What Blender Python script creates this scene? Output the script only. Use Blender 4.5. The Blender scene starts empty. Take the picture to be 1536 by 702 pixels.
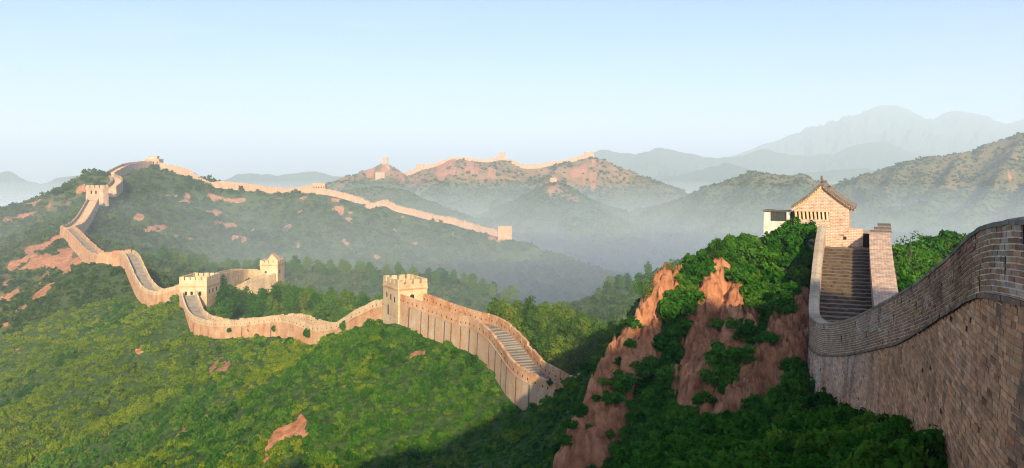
import bpy, bmesh, math, random
import numpy as np
from mathutils import Vector

C = bpy.context.scene
R = math.radians
# ------------------------------------------------------------------ camera, sky, sun, exposure
F, CU, HV = 1200.0, 768.0, 262.0                  # focal length and horizon of the 1536 px wide photograph
cam_d = bpy.data.cameras.new('camera'); cam = bpy.data.objects.new('camera', cam_d); C.collection.objects.link(cam)
cam_d.sensor_width = 36.0; cam_d.lens = 36.0 * F / 1536.0
cam_d.shift_y = -(351.0 - HV) / 1536.0
cam_d.clip_start = 0.1; cam_d.clip_end = 30000
cam.location = (0, 0, 0); cam.rotation_euler = (R(90), 0, 0)
C.camera = cam

SUN_EL = R(20.0)
SUN_AZ = math.atan2(0.13, -0.99)                   # from +Y, clockwise
SUN = Vector((math.sin(SUN_AZ) * math.cos(SUN_EL), math.cos(SUN_AZ) * math.cos(SUN_EL), math.sin(SUN_EL)))
w = bpy.data.worlds.new('World'); C.world = w; w.use_nodes = True
nt = w.node_tree; nt.nodes.clear()
wo = nt.nodes.new('ShaderNodeOutputWorld'); wb = nt.nodes.new('ShaderNodeBackground')
sk = nt.nodes.new('ShaderNodeTexSky'); sk.sky_type = 'NISHITA'; sk.sun_disc = False
sk.sun_elevation = SUN_EL; sk.sun_rotation = SUN_AZ; sk.altitude = 900; sk.air_density = 0.5; sk.dust_density = 5.0; sk.ozone_density = 5.5
wb.inputs[1].default_value = 0.128
tc = nt.nodes.new('ShaderNodeTexCoord'); mp = nt.nodes.new('ShaderNodeMapping'); mp.inputs['Scale'].default_value = (1.6, 1.2, 11.0); mp.inputs['Rotation'].default_value = (0.03, 0.05, 0.4)
cn = nt.nodes.new('ShaderNodeTexNoise'); cn.inputs['Scale'].default_value = 1.7; cn.inputs['Detail'].default_value = 7; cn.inputs['Roughness'].default_value = 0.55; cn.inputs['Distortion'].default_value = 0.6
cr = nt.nodes.new('ShaderNodeValToRGB'); cr.color_ramp.elements[0].position = 0.52; cr.color_ramp.elements[1].position = 0.80; cr.color_ramp.elements[1].color = (0.26, 0.26, 0.26, 1)
cm = nt.nodes.new('ShaderNodeMix'); cm.data_type = 'RGBA'; cm.inputs[7].default_value = (2.6, 2.7, 2.85, 1)      # sunlit cirrus, in the sky texture's own units
nt.links.new(tc.outputs['Generated'], mp.inputs[0]); nt.links.new(mp.outputs[0], cn.inputs['Vector']); nt.links.new(cn.outputs[0], cr.inputs[0])
nt.links.new(cr.outputs[0], cm.inputs[0]); nt.links.new(sk.outputs[0], cm.inputs[6]); nt.links.new(cm.outputs[2], wb.inputs[0]); nt.links.new(wb.outputs[0], wo.inputs[0])
sl = bpy.data.lights.new('sun', 'SUN'); so = bpy.data.objects.new('sun', sl); C.collection.objects.link(so)
sl.energy = 4.4; sl.angle = R(0.6); sl.color = (1.0, 0.79, 0.50)
so.location = (40, -90, 60); so.rotation_euler = SUN.to_track_quat('Z', 'Y').to_euler()
C.view_settings.view_transform = 'Standard'; C.view_settings.look = 'None'
C.view_settings.exposure = 1.36; C.view_settings.gamma = 1.0; C.view_settings.use_curve_mapping = False
C.cycles.use_denoising = True; C.cycles.denoiser = 'OPENIMAGEDENOISE'; C.cycles.denoising_input_passes = 'RGB_ALBEDO_NORMAL'; C.cycles.denoising_prefilter = 'NONE'; C.cycles.use_adaptive_sampling = False; C.cycles.filter_width = 1.15
C.cycles.max_bounces = 6; C.cycles.diffuse_bounces = 3; C.cycles.glossy_bounces = 1; C.cycles.transmission_bounces = 2
C.cycles.volume_bounces = 1; C.cycles.transparent_max_bounces = 4

HAZE_DENSITY = 0.00028
MIST_DENSITY = 0.0017

# ------------------------------------------------------------------ helpers
def at(u, v, Y):
    """the point that stands at depth Y behind pixel (u, v)"""
    return ((u - CU) / F * Y, Y, (HV - v) / F * Y)

_rng = np.random.default_rng(7)
_TAB = _rng.random((8, 256, 256)).astype(np.float32)

def vnoise(x, y, seed=0):
    xi = np.floor(x).astype(np.int64); yi = np.floor(y).astype(np.int64)
    fx = (x - xi).astype(np.float32); fy = (y - yi).astype(np.float32)
    fx = fx * fx * (3 - 2 * fx); fy = fy * fy * (3 - 2 * fy)
    T = _TAB[seed % 8]; o = (seed * 37)
    x0 = (xi + o) & 255; x1 = (xi + 1 + o) & 255; y0 = (yi + o * 3) & 255; y1 = (yi + 1 + o * 3) & 255
    a = T[x0, y0]; b = T[x1, y0]; c = T[x0, y1]; d = T[x1, y1]
    return (a + (b - a) * fx + (c - a) * fy + (a - b - c + d) * fx * fy) * 2 - 1

def fbm(x, y, seed=0, octv=4, gain=0.5):
    s = 0; amp = 1.0; tot = 0
    ca, sa = 0.8, 0.6
    for k in range(octv):
        s = s + amp * vnoise(x, y, seed + k); tot += amp; amp *= gain
        x, y = (ca * x - sa * y) * 2.03 + 11.3, (sa * x + ca * y) * 2.03 + 5.7
    return s / tot

def ridged(x, y, seed=0, octv=4):
    s = 0; amp = 1.0; tot = 0
    ca, sa = 0.8, 0.6
    for k in range(octv):
        s = s + amp * (1 - np.abs(vnoise(x, y, seed + k)) * 2); tot += amp; amp *= 0.5
        x, y = (ca * x - sa * y) * 2.1 + 3.3, (sa * x + ca * y) * 2.1 + 9.1
    return s / tot

# ------------------------------------------------------------------ wall paths (pixel u, v, depth Y of the parapet top on the camera's side)
P_A = [(596, 440, 161), (625, 450, 156), (651, 460, 152), (688, 473, 146), (707, 477, 143), (729, 491, 138), (747, 513, 133), (770, 543, 126), (799, 561, 121),
       (829, 573, 118), (858, 577, 116.5), (885, 572.5, 116.5), (910, 568, 117.5), (940, 563, 119)]
P_B = [(270, 436, 259), (274, 449, 254), (280, 464, 247), (292, 475, 240), (318, 481, 231), (345, 480.5, 224), (370, 479, 218), (396, 475.5, 212.5), (422, 473.5, 207),
       (446, 479, 200), (466, 486.5, 195), (500, 484, 187), (517, 475, 183.5), (532, 465, 180), (547, 458, 177), (561, 451, 174.5), (580, 448, 171)]
P_D = [(275, 424, 272), (262, 428, 276), (247, 433, 280), (232, 436, 285), (219, 433, 292), (207, 422, 302), (197, 402, 315), (188, 382, 330), (180, 374, 338)]
P_D2 = [(178, 376, 340), (166, 377, 344), (153, 379, 347), (144, 381, 351), (131, 375, 366), (116, 360, 390), (100, 344, 415), (90, 338, 432)]
P_D3 = [(92, 338, 436), (100, 336, 445), (108, 331, 462), (117, 320, 490), (124, 309, 515), (131, 297, 545)]
P_D4 = [(157, 279, 575), (164, 274, 600), (168, 269, 622), (165, 264, 645), (158, 261, 668), (158, 258, 690), (166, 254, 715), (178, 248, 740), (192, 244, 765), (206, 242.5, 785), (219, 241, 800)]
P_E1 = [(238, 243, 803), (250, 246.5, 805), (271, 252, 803), (284, 259, 800), (296, 266, 797), (311, 273, 793), (331, 271.5, 790), (352, 274, 786), (371, 276, 783), (392, 279, 780),
        (411, 280.5, 776), (430, 283, 773), (446, 281, 770), (459, 278, 768), (470, 279, 766)]
P_E2 = [(487, 283, 762), (500, 286, 760), (520, 291, 757), (535, 296, 754), (546, 301, 751), (557, 305, 748), (575, 300, 745), (593, 308, 741), (619, 314.5, 736), (640, 320, 731), (655, 323.5, 727),
        (677, 327, 722), (703, 335, 715), (728, 341.5, 708), (748, 346, 702)]
P_F = [(606, 262, 1470), (616, 256, 1480), (636, 248.5, 1490), (657, 242.8, 1500), (680, 236, 1500), (697, 235.5, 1500), (713, 238, 1500), (732, 238, 1500), (749, 234.5, 1500)]
P_F2 = [(757, 236, 1500), (766, 239.5, 1500), (781, 246, 1495), (796, 247, 1490), (810, 246, 1490), (822, 243, 1490), (845, 240, 1490), (862, 235.5, 1490), (879, 231, 1490)]
P_G = [(579, 244, 1440), (583, 248, 1432), (586, 255, 1424), (590, 262, 1415), (592, 267, 1408)]

def off(P, dv): return [(u, v + dv * F / Y, Y) for u, v, Y in P]      # dv metres lower

# ------------------------------------------------------------------ the terrain: crests with a slope to each side
def W(P): return [at(*p) for p in P]
RIDGES = []        # crest points, slope left of travel, slope right of travel, rounding, spur wavelength, spur strength, gully amplitude
def ridge(pts, ml, mr, rnd=2.0, lam=30, sp=0.25, gul=0.12, gmax=12, jit=0.0, brk=(1e6, 1.0)):
    RIDGES.append((np.array(pts, np.float32), ml, mr, rnd, lam, sp, gul, gmax, jit, brk))

# the camera's own hill: along the near wall, and an unseen ridge behind the camera, its crest shaped to shade the foreground
ridge([(9.5, -30, 2), (11.5, 4, -5.0), (13, 14, -5.6), (14.6, 20, -6.8), (18.5, 32, -10.5), (22, 44, -13.2), (24.6, 54, -13.6), (28, 66, -9.5), (31, 75, -7.2), (34, 88, -6.6), (40, 104, -9), (52, 118, -20)],
      0.34, 0.62, 1.5, 12, 0.15, 0.1, 3, 0.0, (13.0, 0.75))
ridge([(-150, -60, -40), (-90, -44, -3), (-62, -42, 3), (-40, -42, 10), (-15, -42, 14.5), (5, -42, 18), (18, -42, 21), (28, -43, 26), (35, -44, 30), (46, -45, 27), (58, -47, 14), (80, -54, 8), (130, -70, 0)], 0.75, 0.6, 2, 9, 0.3, 0.15, 5, 2.2)
# the red rock hill left of the stairs
ridge(W([(1215, 346, 77), (1160, 352, 76.5), (1110, 362, 76), (1062, 384, 74.5), (1015, 404, 73)]), 1.05, 1.3, 0.9, 8, 0.2, 0.1, 2, 0.0, (4.0, 0.7))
ridge(W([(1015, 404, 73), (1000, 412, 72.5), (980, 450, 71.5), (962, 492, 70.5), (938, 526, 69), (900, 583, 66.5), (868, 640, 64), (848, 690, 62), (828, 760, 59)]), 1.2, 1.9, 0.7, 7, 0.2, 0.1, 2, 0.0, (4.0, 0.6))
# shrubby hill right of the stairs
ridge(W([(1290, 385, 118), (1345, 376, 112), (1400, 366, 105), (1450, 360, 98), (1540, 356, 92)]), 0.5, 0.5, 2, 15, 0.2, 0.12, 3)
# spur that carries the middle wall
ridge(W(off([(945, 569, 122), (910, 574, 120.5), (885, 578, 119.5), (858, 583, 119.5), (829, 579, 120.5), (799, 567, 123.5), (770, 549, 128.5), (747, 519, 135.5), (729, 497, 140.5), (707, 483, 145.5), (688, 479, 148.5), (651, 466, 155), (620, 452, 160),
             (590, 449, 168), (561, 457, 177), (532, 468, 183), (500, 486, 190), (466, 486, 198), (422, 476, 210), (370, 479, 221), (318, 482, 234), (292, 478, 243), (282, 462, 252), (290, 440, 264), (300, 428, 272),
             ], 4.6)), 0.50, 0.55, 3.0, 26, 0.22, 0.14, 6)
ridge(W([(274, 462, 252), (230, 498, 238), (180, 540, 224), (120, 590, 211), (60, 642, 200), (0, 694, 190), (-90, 770, 178)]), 0.42, 0.5, 2.5, 24, 0.25, 0.14, 6)
ridge(W([(590, 486, 160), (560, 520, 150), (520, 565, 141), (470, 625, 132), (410, 700, 122), (350, 780, 114)]), 0.5, 0.55, 2.5, 20, 0.2, 0.12, 4)
ridge(W(off([(300, 432, 274), (330, 424, 290), (367, 420, 300), (395, 420, 305), (430, 424, 306)], 1.5)), 0.5, 0.5, 3, 26, 0.2, 0.1, 5)
# left ridge
ridge(W(off([(300, 432, 272), (262, 431, 279), (232, 438, 288), (212, 428, 302), (198, 400, 320), (184, 379, 340), (153, 382, 351), (131, 378, 369), (100, 347, 418), (95, 338, 438), (112, 330, 466), (128, 306, 525),
             (145, 292, 565), (160, 282, 590), (170, 270, 622), (168, 264, 650), (162, 259, 690), (180, 250, 742), (206, 244, 790), (228, 245, 804)], 5.5)), 0.50, 0.55, 3, 45, 0.25, 0.13, 10)
ridge(W([(165, 266, 650), (150, 262, 655), (134, 263, 655), (110, 277, 650), (85, 289, 640), (60, 301, 630), (30, 312, 615), (0, 320, 600), (-120, 345, 590)]), 0.55, 0.5, 3, 45, 0.25, 0.13, 10)
ridge(W([(92, 352, 430), (60, 378, 408), (20, 408, 388), (-40, 440, 370), (-140, 470, 360)]), 0.45, 0.55, 3, 36, 0.3, 0.15, 8)
ridge(W([(150, 395, 345), (120, 430, 325), (70, 480, 305), (10, 530, 290), (-70, 590, 275)]), 0.45, 0.5, 3, 30, 0.3, 0.15, 7)
# long ridge with the wall along its crest
ridge(W(off([(228, 245, 806), (250, 249, 807), (271, 254, 805), (296, 268, 799), (311, 275, 796), (331, 273.5, 793), (371, 278, 786), (411, 282, 779), (446, 283, 773), (480, 283, 766), (520, 293, 760),
             (557, 307, 751), (575, 302, 748), (619, 316.5, 739), (677, 329, 725), (728, 343, 711), (760, 351, 700), (800, 362, 692), (850, 380, 684), (900, 405, 676), (950, 436, 668)], 5.0)), 0.52, 0.44, 4, 60, 0.42, 0.2, 22)
# hazy wooded spur in front of it
ridge(W([(205, 385, 395), (240, 396, 415), (300, 404, 432), (380, 408, 445), (440, 406, 450), (560, 412, 445), (640, 418, 440), (700, 428, 434), (760, 452, 426), (810, 486, 418), (850, 520, 410)]), 0.45, 0.42, 4, 40, 0.2, 0.12, 8)
ridge(W([(318, 470, 268), (345, 458, 276), (440, 456, 274), (500, 462, 268), (545, 474, 260), (590, 500, 250)]), 0.42, 0.42, 4, 24, 0.2, 0.1, 5)
ridge(W([(700, 490, 170), (745, 498, 172), (830, 514, 172), (890, 540, 170), (935, 570, 166), (1000, 610, 160)]), 0.45, 0.45, 3, 24, 0.2, 0.1, 4)
ridge(W([(1030, 392, 392), (985, 412, 384), (955, 424, 378), (925, 440, 370), (890, 466, 360), (860, 500, 350)]), 0.5, 0.45, 3, 30, 0.2, 0.12, 6)
# hills behind the long ridge
ridge(W([(480, 292, 1120), (530, 284, 1110), (570, 281, 1100), (605, 284, 1090), (640, 300, 1075), (680, 325, 1050), (730, 352, 1020)]), 0.5, 0.48, 6, 70, 0.3, 0.16, 20)
ridge(W([(700, 345, 1130), (760, 315, 1150), (800, 290, 1160), (818, 279, 1160), (830, 274.5, 1160), (842, 279, 1155), (870, 299, 1135), (920, 326, 1100), (980, 345, 1065), (1050, 362, 1030), (1120, 392, 1000)]), 0.58, 0.55, 2, 60, 0.4, 0.2, 22)
ridge(W(off([(500, 290, 1440), (545, 272, 1445), (562, 256, 1445), (574, 244.5, 1445), (580, 244.5, 1443), (596, 256, 1445), (610, 264, 1470), (636, 250, 1495), (657, 244.5, 1505), (680, 237.5, 1505), (697, 237, 1505), (732, 239.5, 1505), (752, 236, 1505),
             (781, 248, 1500), (810, 248, 1495), (845, 242, 1495), (885, 233, 1495), (905, 236, 1490), (925, 246, 1485), (945, 258, 1480), (965, 262, 1470), (990, 283, 1450), (1030, 305, 1420), (1080, 330, 1390)], 4.0)), 0.62, 0.54, 3, 75, 0.6, 0.32, 50)
ridge(W([(985, 310, 1150), (1020, 298, 1160), (1060, 281, 1165), (1095, 268, 1165), (1130, 258, 1160), (1165, 262, 1155), (1200, 263, 1150), (1225, 272, 1140), (1262, 296, 1120), (1300, 330, 1090)]), 0.5, 0.5, 6, 80, 0.5, 0.26, 34)
ridge(W([(1180, 400, 1060), (1225, 342, 1180), (1262, 296, 1240), (1300, 268, 1280), (1330, 252, 1300), (1360, 243, 1310), (1400, 236, 1320), (1440, 231, 1320), (1480, 216, 1320), (1536, 200, 1310), (1640, 176, 1300)]), 0.5, 0.5, 8, 130, 0.6, 0.3, 60)
# spurs that run down from the far crests towards the valley
for P_ in ([(1350, 245, 1305), (1335, 275, 1230), (1318, 312, 1150), (1290, 352, 1070)], [(1440, 231, 1315), (1425, 262, 1225), (1396, 300, 1140), (1350, 345, 1050)], [(1400, 237, 1318), (1380, 290, 1190), (1372, 325, 1110)],
           [(1536, 200, 1310), (1510, 245, 1200), (1480, 290, 1110), (1430, 345, 1000)], [(1600, 190, 1300), (1560, 260, 1150), (1520, 330, 1000)], [(1130, 258, 1160), (1118, 290, 1085), (1090, 325, 1020), (1050, 365, 960)],
           [(1200, 263, 1150), (1185, 300, 1070), (1160, 340, 990)], [(1060, 281, 1165), (1040, 320, 1080), (1010, 355, 1010)], [(757, 241, 1500), (744, 270, 1415), (715, 292, 1340), (680, 305, 1280)], [(845, 243, 1490), (822, 268, 1410), (790, 292, 1340)],
           [(885, 236, 1490), (900, 275, 1390), (905, 310, 1300)], [(945, 258, 1480), (955, 295, 1380), (940, 330, 1280)], [(680, 238, 1500), (664, 268, 1420), (640, 290, 1350)], [(1000, 290, 1440), (1005, 325, 1340)],
           [(830, 274.5, 1160), (845, 305, 1090), (850, 345, 1010)], [(830, 274.5, 1160), (800, 310, 1090), (770, 350, 1010)], [(577, 245, 1443), (590, 275, 1385), (600, 290, 1340)]):
    ridge(W(P_), 0.66, 0.62, 3, 45, 0.45, 0.22, 18)
# ranges that fade in the air
ridge(W([(-160, 262, 3680), (-40, 262, 3680), (10, 257, 3680), (35, 268, 3648), (60, 274, 3648), (90, 268, 3680), (130, 262, 3712), (170, 262, 3760), (230, 266, 3840)]), 0.5, 0.45, 18, 250, 0.3, 0.2, 70, 16)
ridge(W([(280, 278, 3760), (330, 272, 3760), (360, 262, 3760), (385, 258, 3760), (410, 262, 3760), (440, 261, 3760), (472, 255, 3760), (500, 262, 3760), (535, 272, 3760), (600, 285, 3760)]), 0.5, 0.45, 18, 240, 0.3, 0.2, 70, 16)
ridge(W([(820, 250, 4320), (870, 238, 4320), (905, 223, 4320), (935, 228, 4320), (960, 232, 4320), (990, 222, 4320), (1030, 231, 4320), (1075, 236, 4320), (1105, 232, 4320), (1150, 224, 4320), (1185, 231, 4320), (1215, 233, 4320), (1245, 230, 4320),
         (1275, 219, 4320), (1300, 215, 4320), (1325, 214, 4320), (1355, 223, 4320), (1400, 234, 4320), (1450, 246, 4320), (1560, 262, 4320)]), 0.5, 0.45, 18, 300, 0.35, 0.2, 90, 16)
ridge(W([(960, 276, 3360), (1010, 266, 3360), (1050, 256, 3360), (1088, 244, 3360), (1125, 256, 3360), (1170, 264, 3360), (1230, 258, 3360), (1300, 252, 3360), (1360, 262, 3360)]), 0.5, 0.45, 15, 190, 0.3, 0.2, 60, 12)
ridge(W([(1090, 236, 5800), (1160, 212, 5800), (1190, 200, 5800), (1212, 191, 5800), (1232, 190, 5800), (1252, 184, 5800), (1268, 186, 5800), (1282, 171, 5800), (1303, 163, 5800), (1328, 154, 5800), (1350, 161, 5800), (1385, 170, 5800),
         (1410, 172, 5800), (1432, 166, 5800), (1462, 164, 5800), (1500, 170, 5800), (1545, 173, 5800), (1620, 168, 5800), (1720, 190, 5800)]), 0.55, 0.5, 18, 380, 0.3, 0.18, 110, 14)

def terrain(x, y, fine=True):
    x = np.asarray(x, np.float32); y = np.asarray(y, np.float32)
    shp = x.shape; x = x.ravel(); y = y.ravel()
    r = np.sqrt(x * x + y * y)
    z = -58 - 0.085 * np.minimum(r, 1900)
    z = z + 6 * np.minimum(r / 800, 2) * fbm(x / 90, y / 90, 1, 3)
    dn = np.full_like(z, 1e6)                        # distance to the winning crest
    g1 = ridged(x / 46, y / 46, 3, 4); g2 = ridged(x / 190, y / 190, 4, 4)
    g1 = np.where(r > 600, 0.4 * g1 + g2 * 0.9 - 0.55, g1 - 0.2)
    Xa, Ya, Za, Da, G1, ra = x, y, z, dn, g1, r
    for k, (P, ml, mr, rnd, lam, sp, gul, gmax, jit, brk) in enumerate(RIDGES):
        dbx = np.maximum(np.maximum(P[:, 0].min() - Xa, Xa - P[:, 0].max()), 0); dby = np.maximum(np.maximum(P[:, 1].min() - Ya, Ya - P[:, 1].max()), 0)
        sel = np.nonzero(P[:, 2].max() + 2 * jit + gmax * 0.5 + 8 - 0.45 * min(ml, mr) * np.hypot(dbx, dby) > Za)[0]
        if not len(sel): continue
        x, y, z, dn, g1, r = Xa[sel], Ya[sel], Za[sel], Da[sel], G1[sel], ra[sel]
        best = np.full_like(z, -1e9); bd = np.full_like(z, 1e6)
        cum = 0.0
        for a, b in zip(P[:-1], P[1:]):
            dx, dy = float(b[0] - a[0]), float(b[1] - a[1]); L = math.hypot(dx, dy) + 1e-6
            t = ((x - a[0]) * dx + (y - a[1]) * dy) / (L * L)
            s = cum + np.clip(t, -0.4, 1.4) * L
            t = np.clip(t, 0, 1)
            qx = x - (a[0] + t * dx); qy = y - (a[1] + t * dy)
            d = np.sqrt(qx * qx + qy * qy)
            side = dx * qy - dy * qx                  # > 0: left of travel
            m = np.where(side > 0, ml, mr)
            n = vnoise(s / lam + 31.7 * k, d / (lam * 4.0) + k, k) + 0.5 * vnoise(s / (lam * 0.37) + 7.1 * k, d / (lam * 2) + 3 * k, k + 1)
            f = m * (1 + sp * n * np.minimum(d / (rnd * 4), 1)) * (np.sqrt(d * d + rnd * rnd) - rnd) + brk[1] * np.maximum(d - brk[0], 0)
            zz = a[2] + t * (b[2] - a[2]) - f
            if jit: zz = zz + jit * fbm(s / (lam * 0.35), s * 0 + k, k, 4)
            up = zz > best
            best = np.where(up, zz, best); bd = np.where(up, d, bd)
            cum += L
        best = best + np.minimum(gul * bd, gmax) * g1 * np.minimum(bd / (rnd * 3), 1)
        kk = np.clip(0.012 * r, 0.5, 12)
        h = np.maximum(kk - np.abs(best - z), 0) / kk
        dn = np.where(best > z, bd, dn)
        Za[sel] = np.maximum(best, z) + h * h * kk * 0.25 * np.minimum(dn / 6, 1); Da[sel] = dn
    x, y, z, dn, r = Xa, Ya, Za, Da, ra
    if fine:
        a = np.clip(r / 400, 0.3, 3)
        z = z + 0.7 * a * np.minimum(dn / 8, 1) * fbm(x / (5 * a), y / (5 * a), 5, 4)
    return z.reshape(shp)

def facets(a, b, seed):
    """a broken surface: every cell a plane of its own height and tilt"""
    T = _TAB[seed]; T2 = _TAB[seed + 2]; T3 = _TAB[seed + 4]
    ia, ib = np.floor(a).astype(np.int64), np.floor(b).astype(np.int64)
    best = np.full(a.shape, 9e9); val = np.zeros(a.shape)
    for da in (-1, 0, 1):
        for db in (-1, 0, 1):
            p, q = (ia + da) & 255, (ib + db) & 255
            ca = ia + da + T[p, q]; cb = ib + db + T2[p, q]
            d = (a - ca) ** 2 + (b - cb) ** 2; h = T3[p, q]
            v = (h - 0.5) * 0.9 + (a - ca) * (T[q, p] - 0.5) * 1.5 + (b - cb) * (T2[q, p] - 0.5) * 1.1
            up = d < best; best = np.where(up, d, best); val = np.where(up, v, val)
    return val

FINS = []          # filled below: rock fins on the red cliff
def fin_add(x, y):
    """height added by the rock fins, and how bare the rock is there"""
    h = np.zeros_like(x); rock = np.zeros_like(x)
    sel = (y > 50) & (y < 82) & (x > -2) & (x < 34)
    if not sel.any() or not FINS: return h, rock
    X, Y = x[sel], y[sel]; H = np.zeros_like(X); K = np.zeros_like(X)
    wx = X + 0.9 * fbm(X / 2.6, Y / 2.6, 2, 3); wy = Y + 0.9 * fbm(X / 2.6 + 9, Y / 2.6, 3, 3)
    for P, wid, amp in FINS:
        cum = 0; B = np.zeros_like(X); Bk = np.zeros_like(X)
        for (a, b) in zip(P[:-1], P[1:]):
            dx, dy = b[0] - a[0], b[1] - a[1]; L = math.hypot(dx, dy) + 1e-6
            t = np.clip(((wx - a[0]) * dx + (wy - a[1]) * dy) / (L * L), 0, 1)
            qx = wx - (a[0] + t * dx); qy = wy - (a[1] + t * dy)
            d = np.sqrt(qx * qx + qy * qy) / wid
            p = np.clip(1.25 - d, 0, 1); p = p * p * (3 - 2 * p)
            B = np.maximum(B, p * amp * (0.75 + 0.35 * vnoise((cum + t * L) / 2.2, d * 0 + wid, 5))); Bk = np.maximum(Bk, np.clip(1.45 - d, 0, 1))
            cum += L
        H = np.maximum(H, B); K = np.maximum(K, Bk)
    # ledges, cracks and broken blocks: tilted facets in two sizes, longer down the slope
    st = fbm((X * 0.9 + Y * 0.5) / 1.1, (X * -0.5 + Y * 0.9) / 3.6, 6, 4)
    blk = ridged((X + 0.4 * Y) / 1.7, (Y - 0.3 * X) / 2.6, 1, 3)
    cr = np.abs(fbm((X + 0.5 * Y) * 0.9, (Y - 0.4 * X) * 0.33, 7, 3)); cr2 = np.abs(fbm((X * 0.8 + Y * 0.7) * 0.45 + 5, (Y * 0.8 - X) * 0.8, 2, 3))
    U_, V_ = 0.89 * X - 0.45 * Y, 0.45 * X + 0.89 * Y
    f1 = facets(U_ / 1.35 + 0.25 * st, V_ / 2.7, 1); f2 = facets(U_ / 0.5, V_ / 0.85, 2)
    H = H + (0.25 * st + 0.25 * blk + 0.85 * f1 + 0.3 * f2 - 0.75 * np.clip(1 - cr * 9, 0, 1) - 0.5 * np.clip(1 - cr2 * 10, 0, 1)) * np.clip(K * 1.6, 0, 1)
    h[sel] = H; rock[sel] = np.clip(K * 1.5, 0, 1)
    return h, rock

# the ground is one sheet, finest where the photograph looks
TH = np.concatenate([np.arange(-180, -38, 2.0), np.arange(-38, 38, 0.075), np.arange(38, 180, 2.0)]).astype(np.float64) * math.pi / 180
def radii():
    out = [3.0]
    while out[-1] < 9000:
        r = out[-1]
        out.append(r + (0.45 if r < 42 else 0.17 if r < 88 else 0.45 if r < 200 else 0.0035 * r if r < 900 else 0.006 * r if r < 6300 else 0.05 * r))
    return np.array(out)
RR = radii()
TG, RG = np.meshgrid(TH, RR, indexing='ij')
XG = (RG * np.sin(TG)).astype(np.float32); YG = (RG * np.cos(TG)).astype(np.float32)
ZG = terrain(XG, YG)   # DEVCACHE

def cast(u, v, y0=20.0, y1=3000.0):
    """where the ray through pixel (u, v) first meets the ground"""
    i = int(np.argmin(np.abs(TH - math.atan((u - CU) / F))))
    col = ZG[i] / np.maximum(YG[i], 1e-3)
    k = np.nonzero((col >= (HV - v) / F) & (YG[i] > y0) & (YG[i] < y1))[0]
    return at(u, v, float(YG[i][k[0]])) if len(k) else None

def ground_z(x, y):
    x = np.atleast_1d(np.asarray(x, np.float64)); y = np.atleast_1d(np.asarray(y, np.float64))
    th = np.arctan2(x, y); r = np.hypot(x, y)
    i = np.clip(np.searchsorted(TH, th) - 1, 0, len(TH) - 2); k = np.clip(np.searchsorted(RR, r) - 1, 0, len(RR) - 2)
    a = (th - TH[i]) / (TH[i + 1] - TH[i]); b = np.clip((r - RR[k]) / (RR[k + 1] - RR[k]), 0, 1)
    return (ZG[i, k] * (1 - a) * (1 - b) + ZG[i + 1, k] * a * (1 - b) + ZG[i, k + 1] * (1 - a) * b + ZG[i + 1, k + 1] * a * b)

def fin(px, wid, amp):
    pts = [cast(u, v, 45, 95) for u, v in px]
    FINS_TMP.append(([p for p in pts if p], wid * 0.92, amp * 1.3))
FINS_TMP = []
fin([(1008, 408), (985, 445), (965, 495)], 1.3, 0.9)
fin([(955, 505), (935, 530), (905, 580), (880, 630), (858, 690)], 1.6, 1.6)
fin([(970, 530), (940, 575), (912, 625), (890, 690)], 1.8, 1.4)
fin([(1082, 408), (1073, 430), (1060, 465), (1048, 505), (1038, 560), (1045, 600)], 1.3, 1.5)
fin([(1108, 440), (1098, 480), (1088, 525), (1072, 580), (1060, 640)], 1.1, 1.5)
fin([(1122, 480), (1110, 530), (1098, 575), (1085, 620)], 0.9, 1.1)
fin([(1200, 466), (1188, 486), (1170, 520), (1140, 560), (1118, 600), (1098, 645)], 1.5, 1.5)
fin([(1203, 512), (1188, 542), (1170, 570)], 1.0, 1.2)
FINS.extend([f for f in FINS_TMP if len(f[0]) > 1])
FH, FINROCK = fin_add(XG, YG)
ZG = ZG + FH

# bare red rock patches seen on the hills: pixel centre and size
PATCH_PX = [(45, 400, 26, 16), (70, 415, 26, 12), (60, 370, 14, 8), (90, 355, 22, 9), (105, 375, 24, 14), (120, 390, 14, 9), (15, 425, 16, 7), (10, 452, 18, 10), (8, 490, 8, 4), (30, 395, 14, 10), (78, 425, 20, 6),
    (212, 527, 9, 5), (153, 541, 9, 4), (313, 560, 9, 7), (330, 555, 13, 8), (322, 548, 16, 6), (272, 655, 11, 13), (27, 524, 6, 3), (22, 632, 4, 3), (50, 626, 5, 4), (408, 668, 10, 26), (425, 650, 22, 14), (455, 654, 8, 4), (398, 688, 10, 14),
    (622, 534, 9, 4), (635, 534, 8, 4), (125, 285, 16, 5), (50, 307, 12, 3), (30, 325, 16, 5), (10, 332, 12, 4), (120, 284, 8, 6),
    (160, 317, 6, 4), (166, 325, 5, 3), (208, 327, 6, 6), (226, 347, 8, 5), (255, 296, 8, 2), (280, 295, 11, 4), (285, 306, 12, 4), (296, 318, 4, 8), (345, 302, 28, 3), (337, 340, 12, 5), (358, 360, 9, 4), (288, 362, 4, 6), (270, 356, 5, 3), (375, 350, 5, 5),
    (320, 325, 5, 3), (308, 320, 4, 2), (420, 299, 10, 2), (455, 298, 7, 2), (432, 340, 7, 3), (434, 345, 4, 5), (507, 318, 5, 3), (525, 320, 4, 2), (528, 331, 7, 4), (505, 300, 5, 2), (593, 346, 6, 3), (624, 367, 6, 3), (680, 353, 4, 3), (735, 359, 6, 2), (751, 361, 5, 2),
    (565, 386, 4, 3), (450, 319, 7, 2), (835, 284, 15, 8), (856, 296, 13, 5), (578, 256, 20, 9), (602, 267, 15, 4), (640, 264, 22, 6), (690, 258, 34, 9), (738, 266, 16, 8), (772, 270, 14, 6), (868, 256, 36, 12), (922, 264, 18, 10),
    (520, 365, 4, 3), (648, 378, 3, 2), (605, 326, 5, 2)]
PATCHES = []
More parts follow.
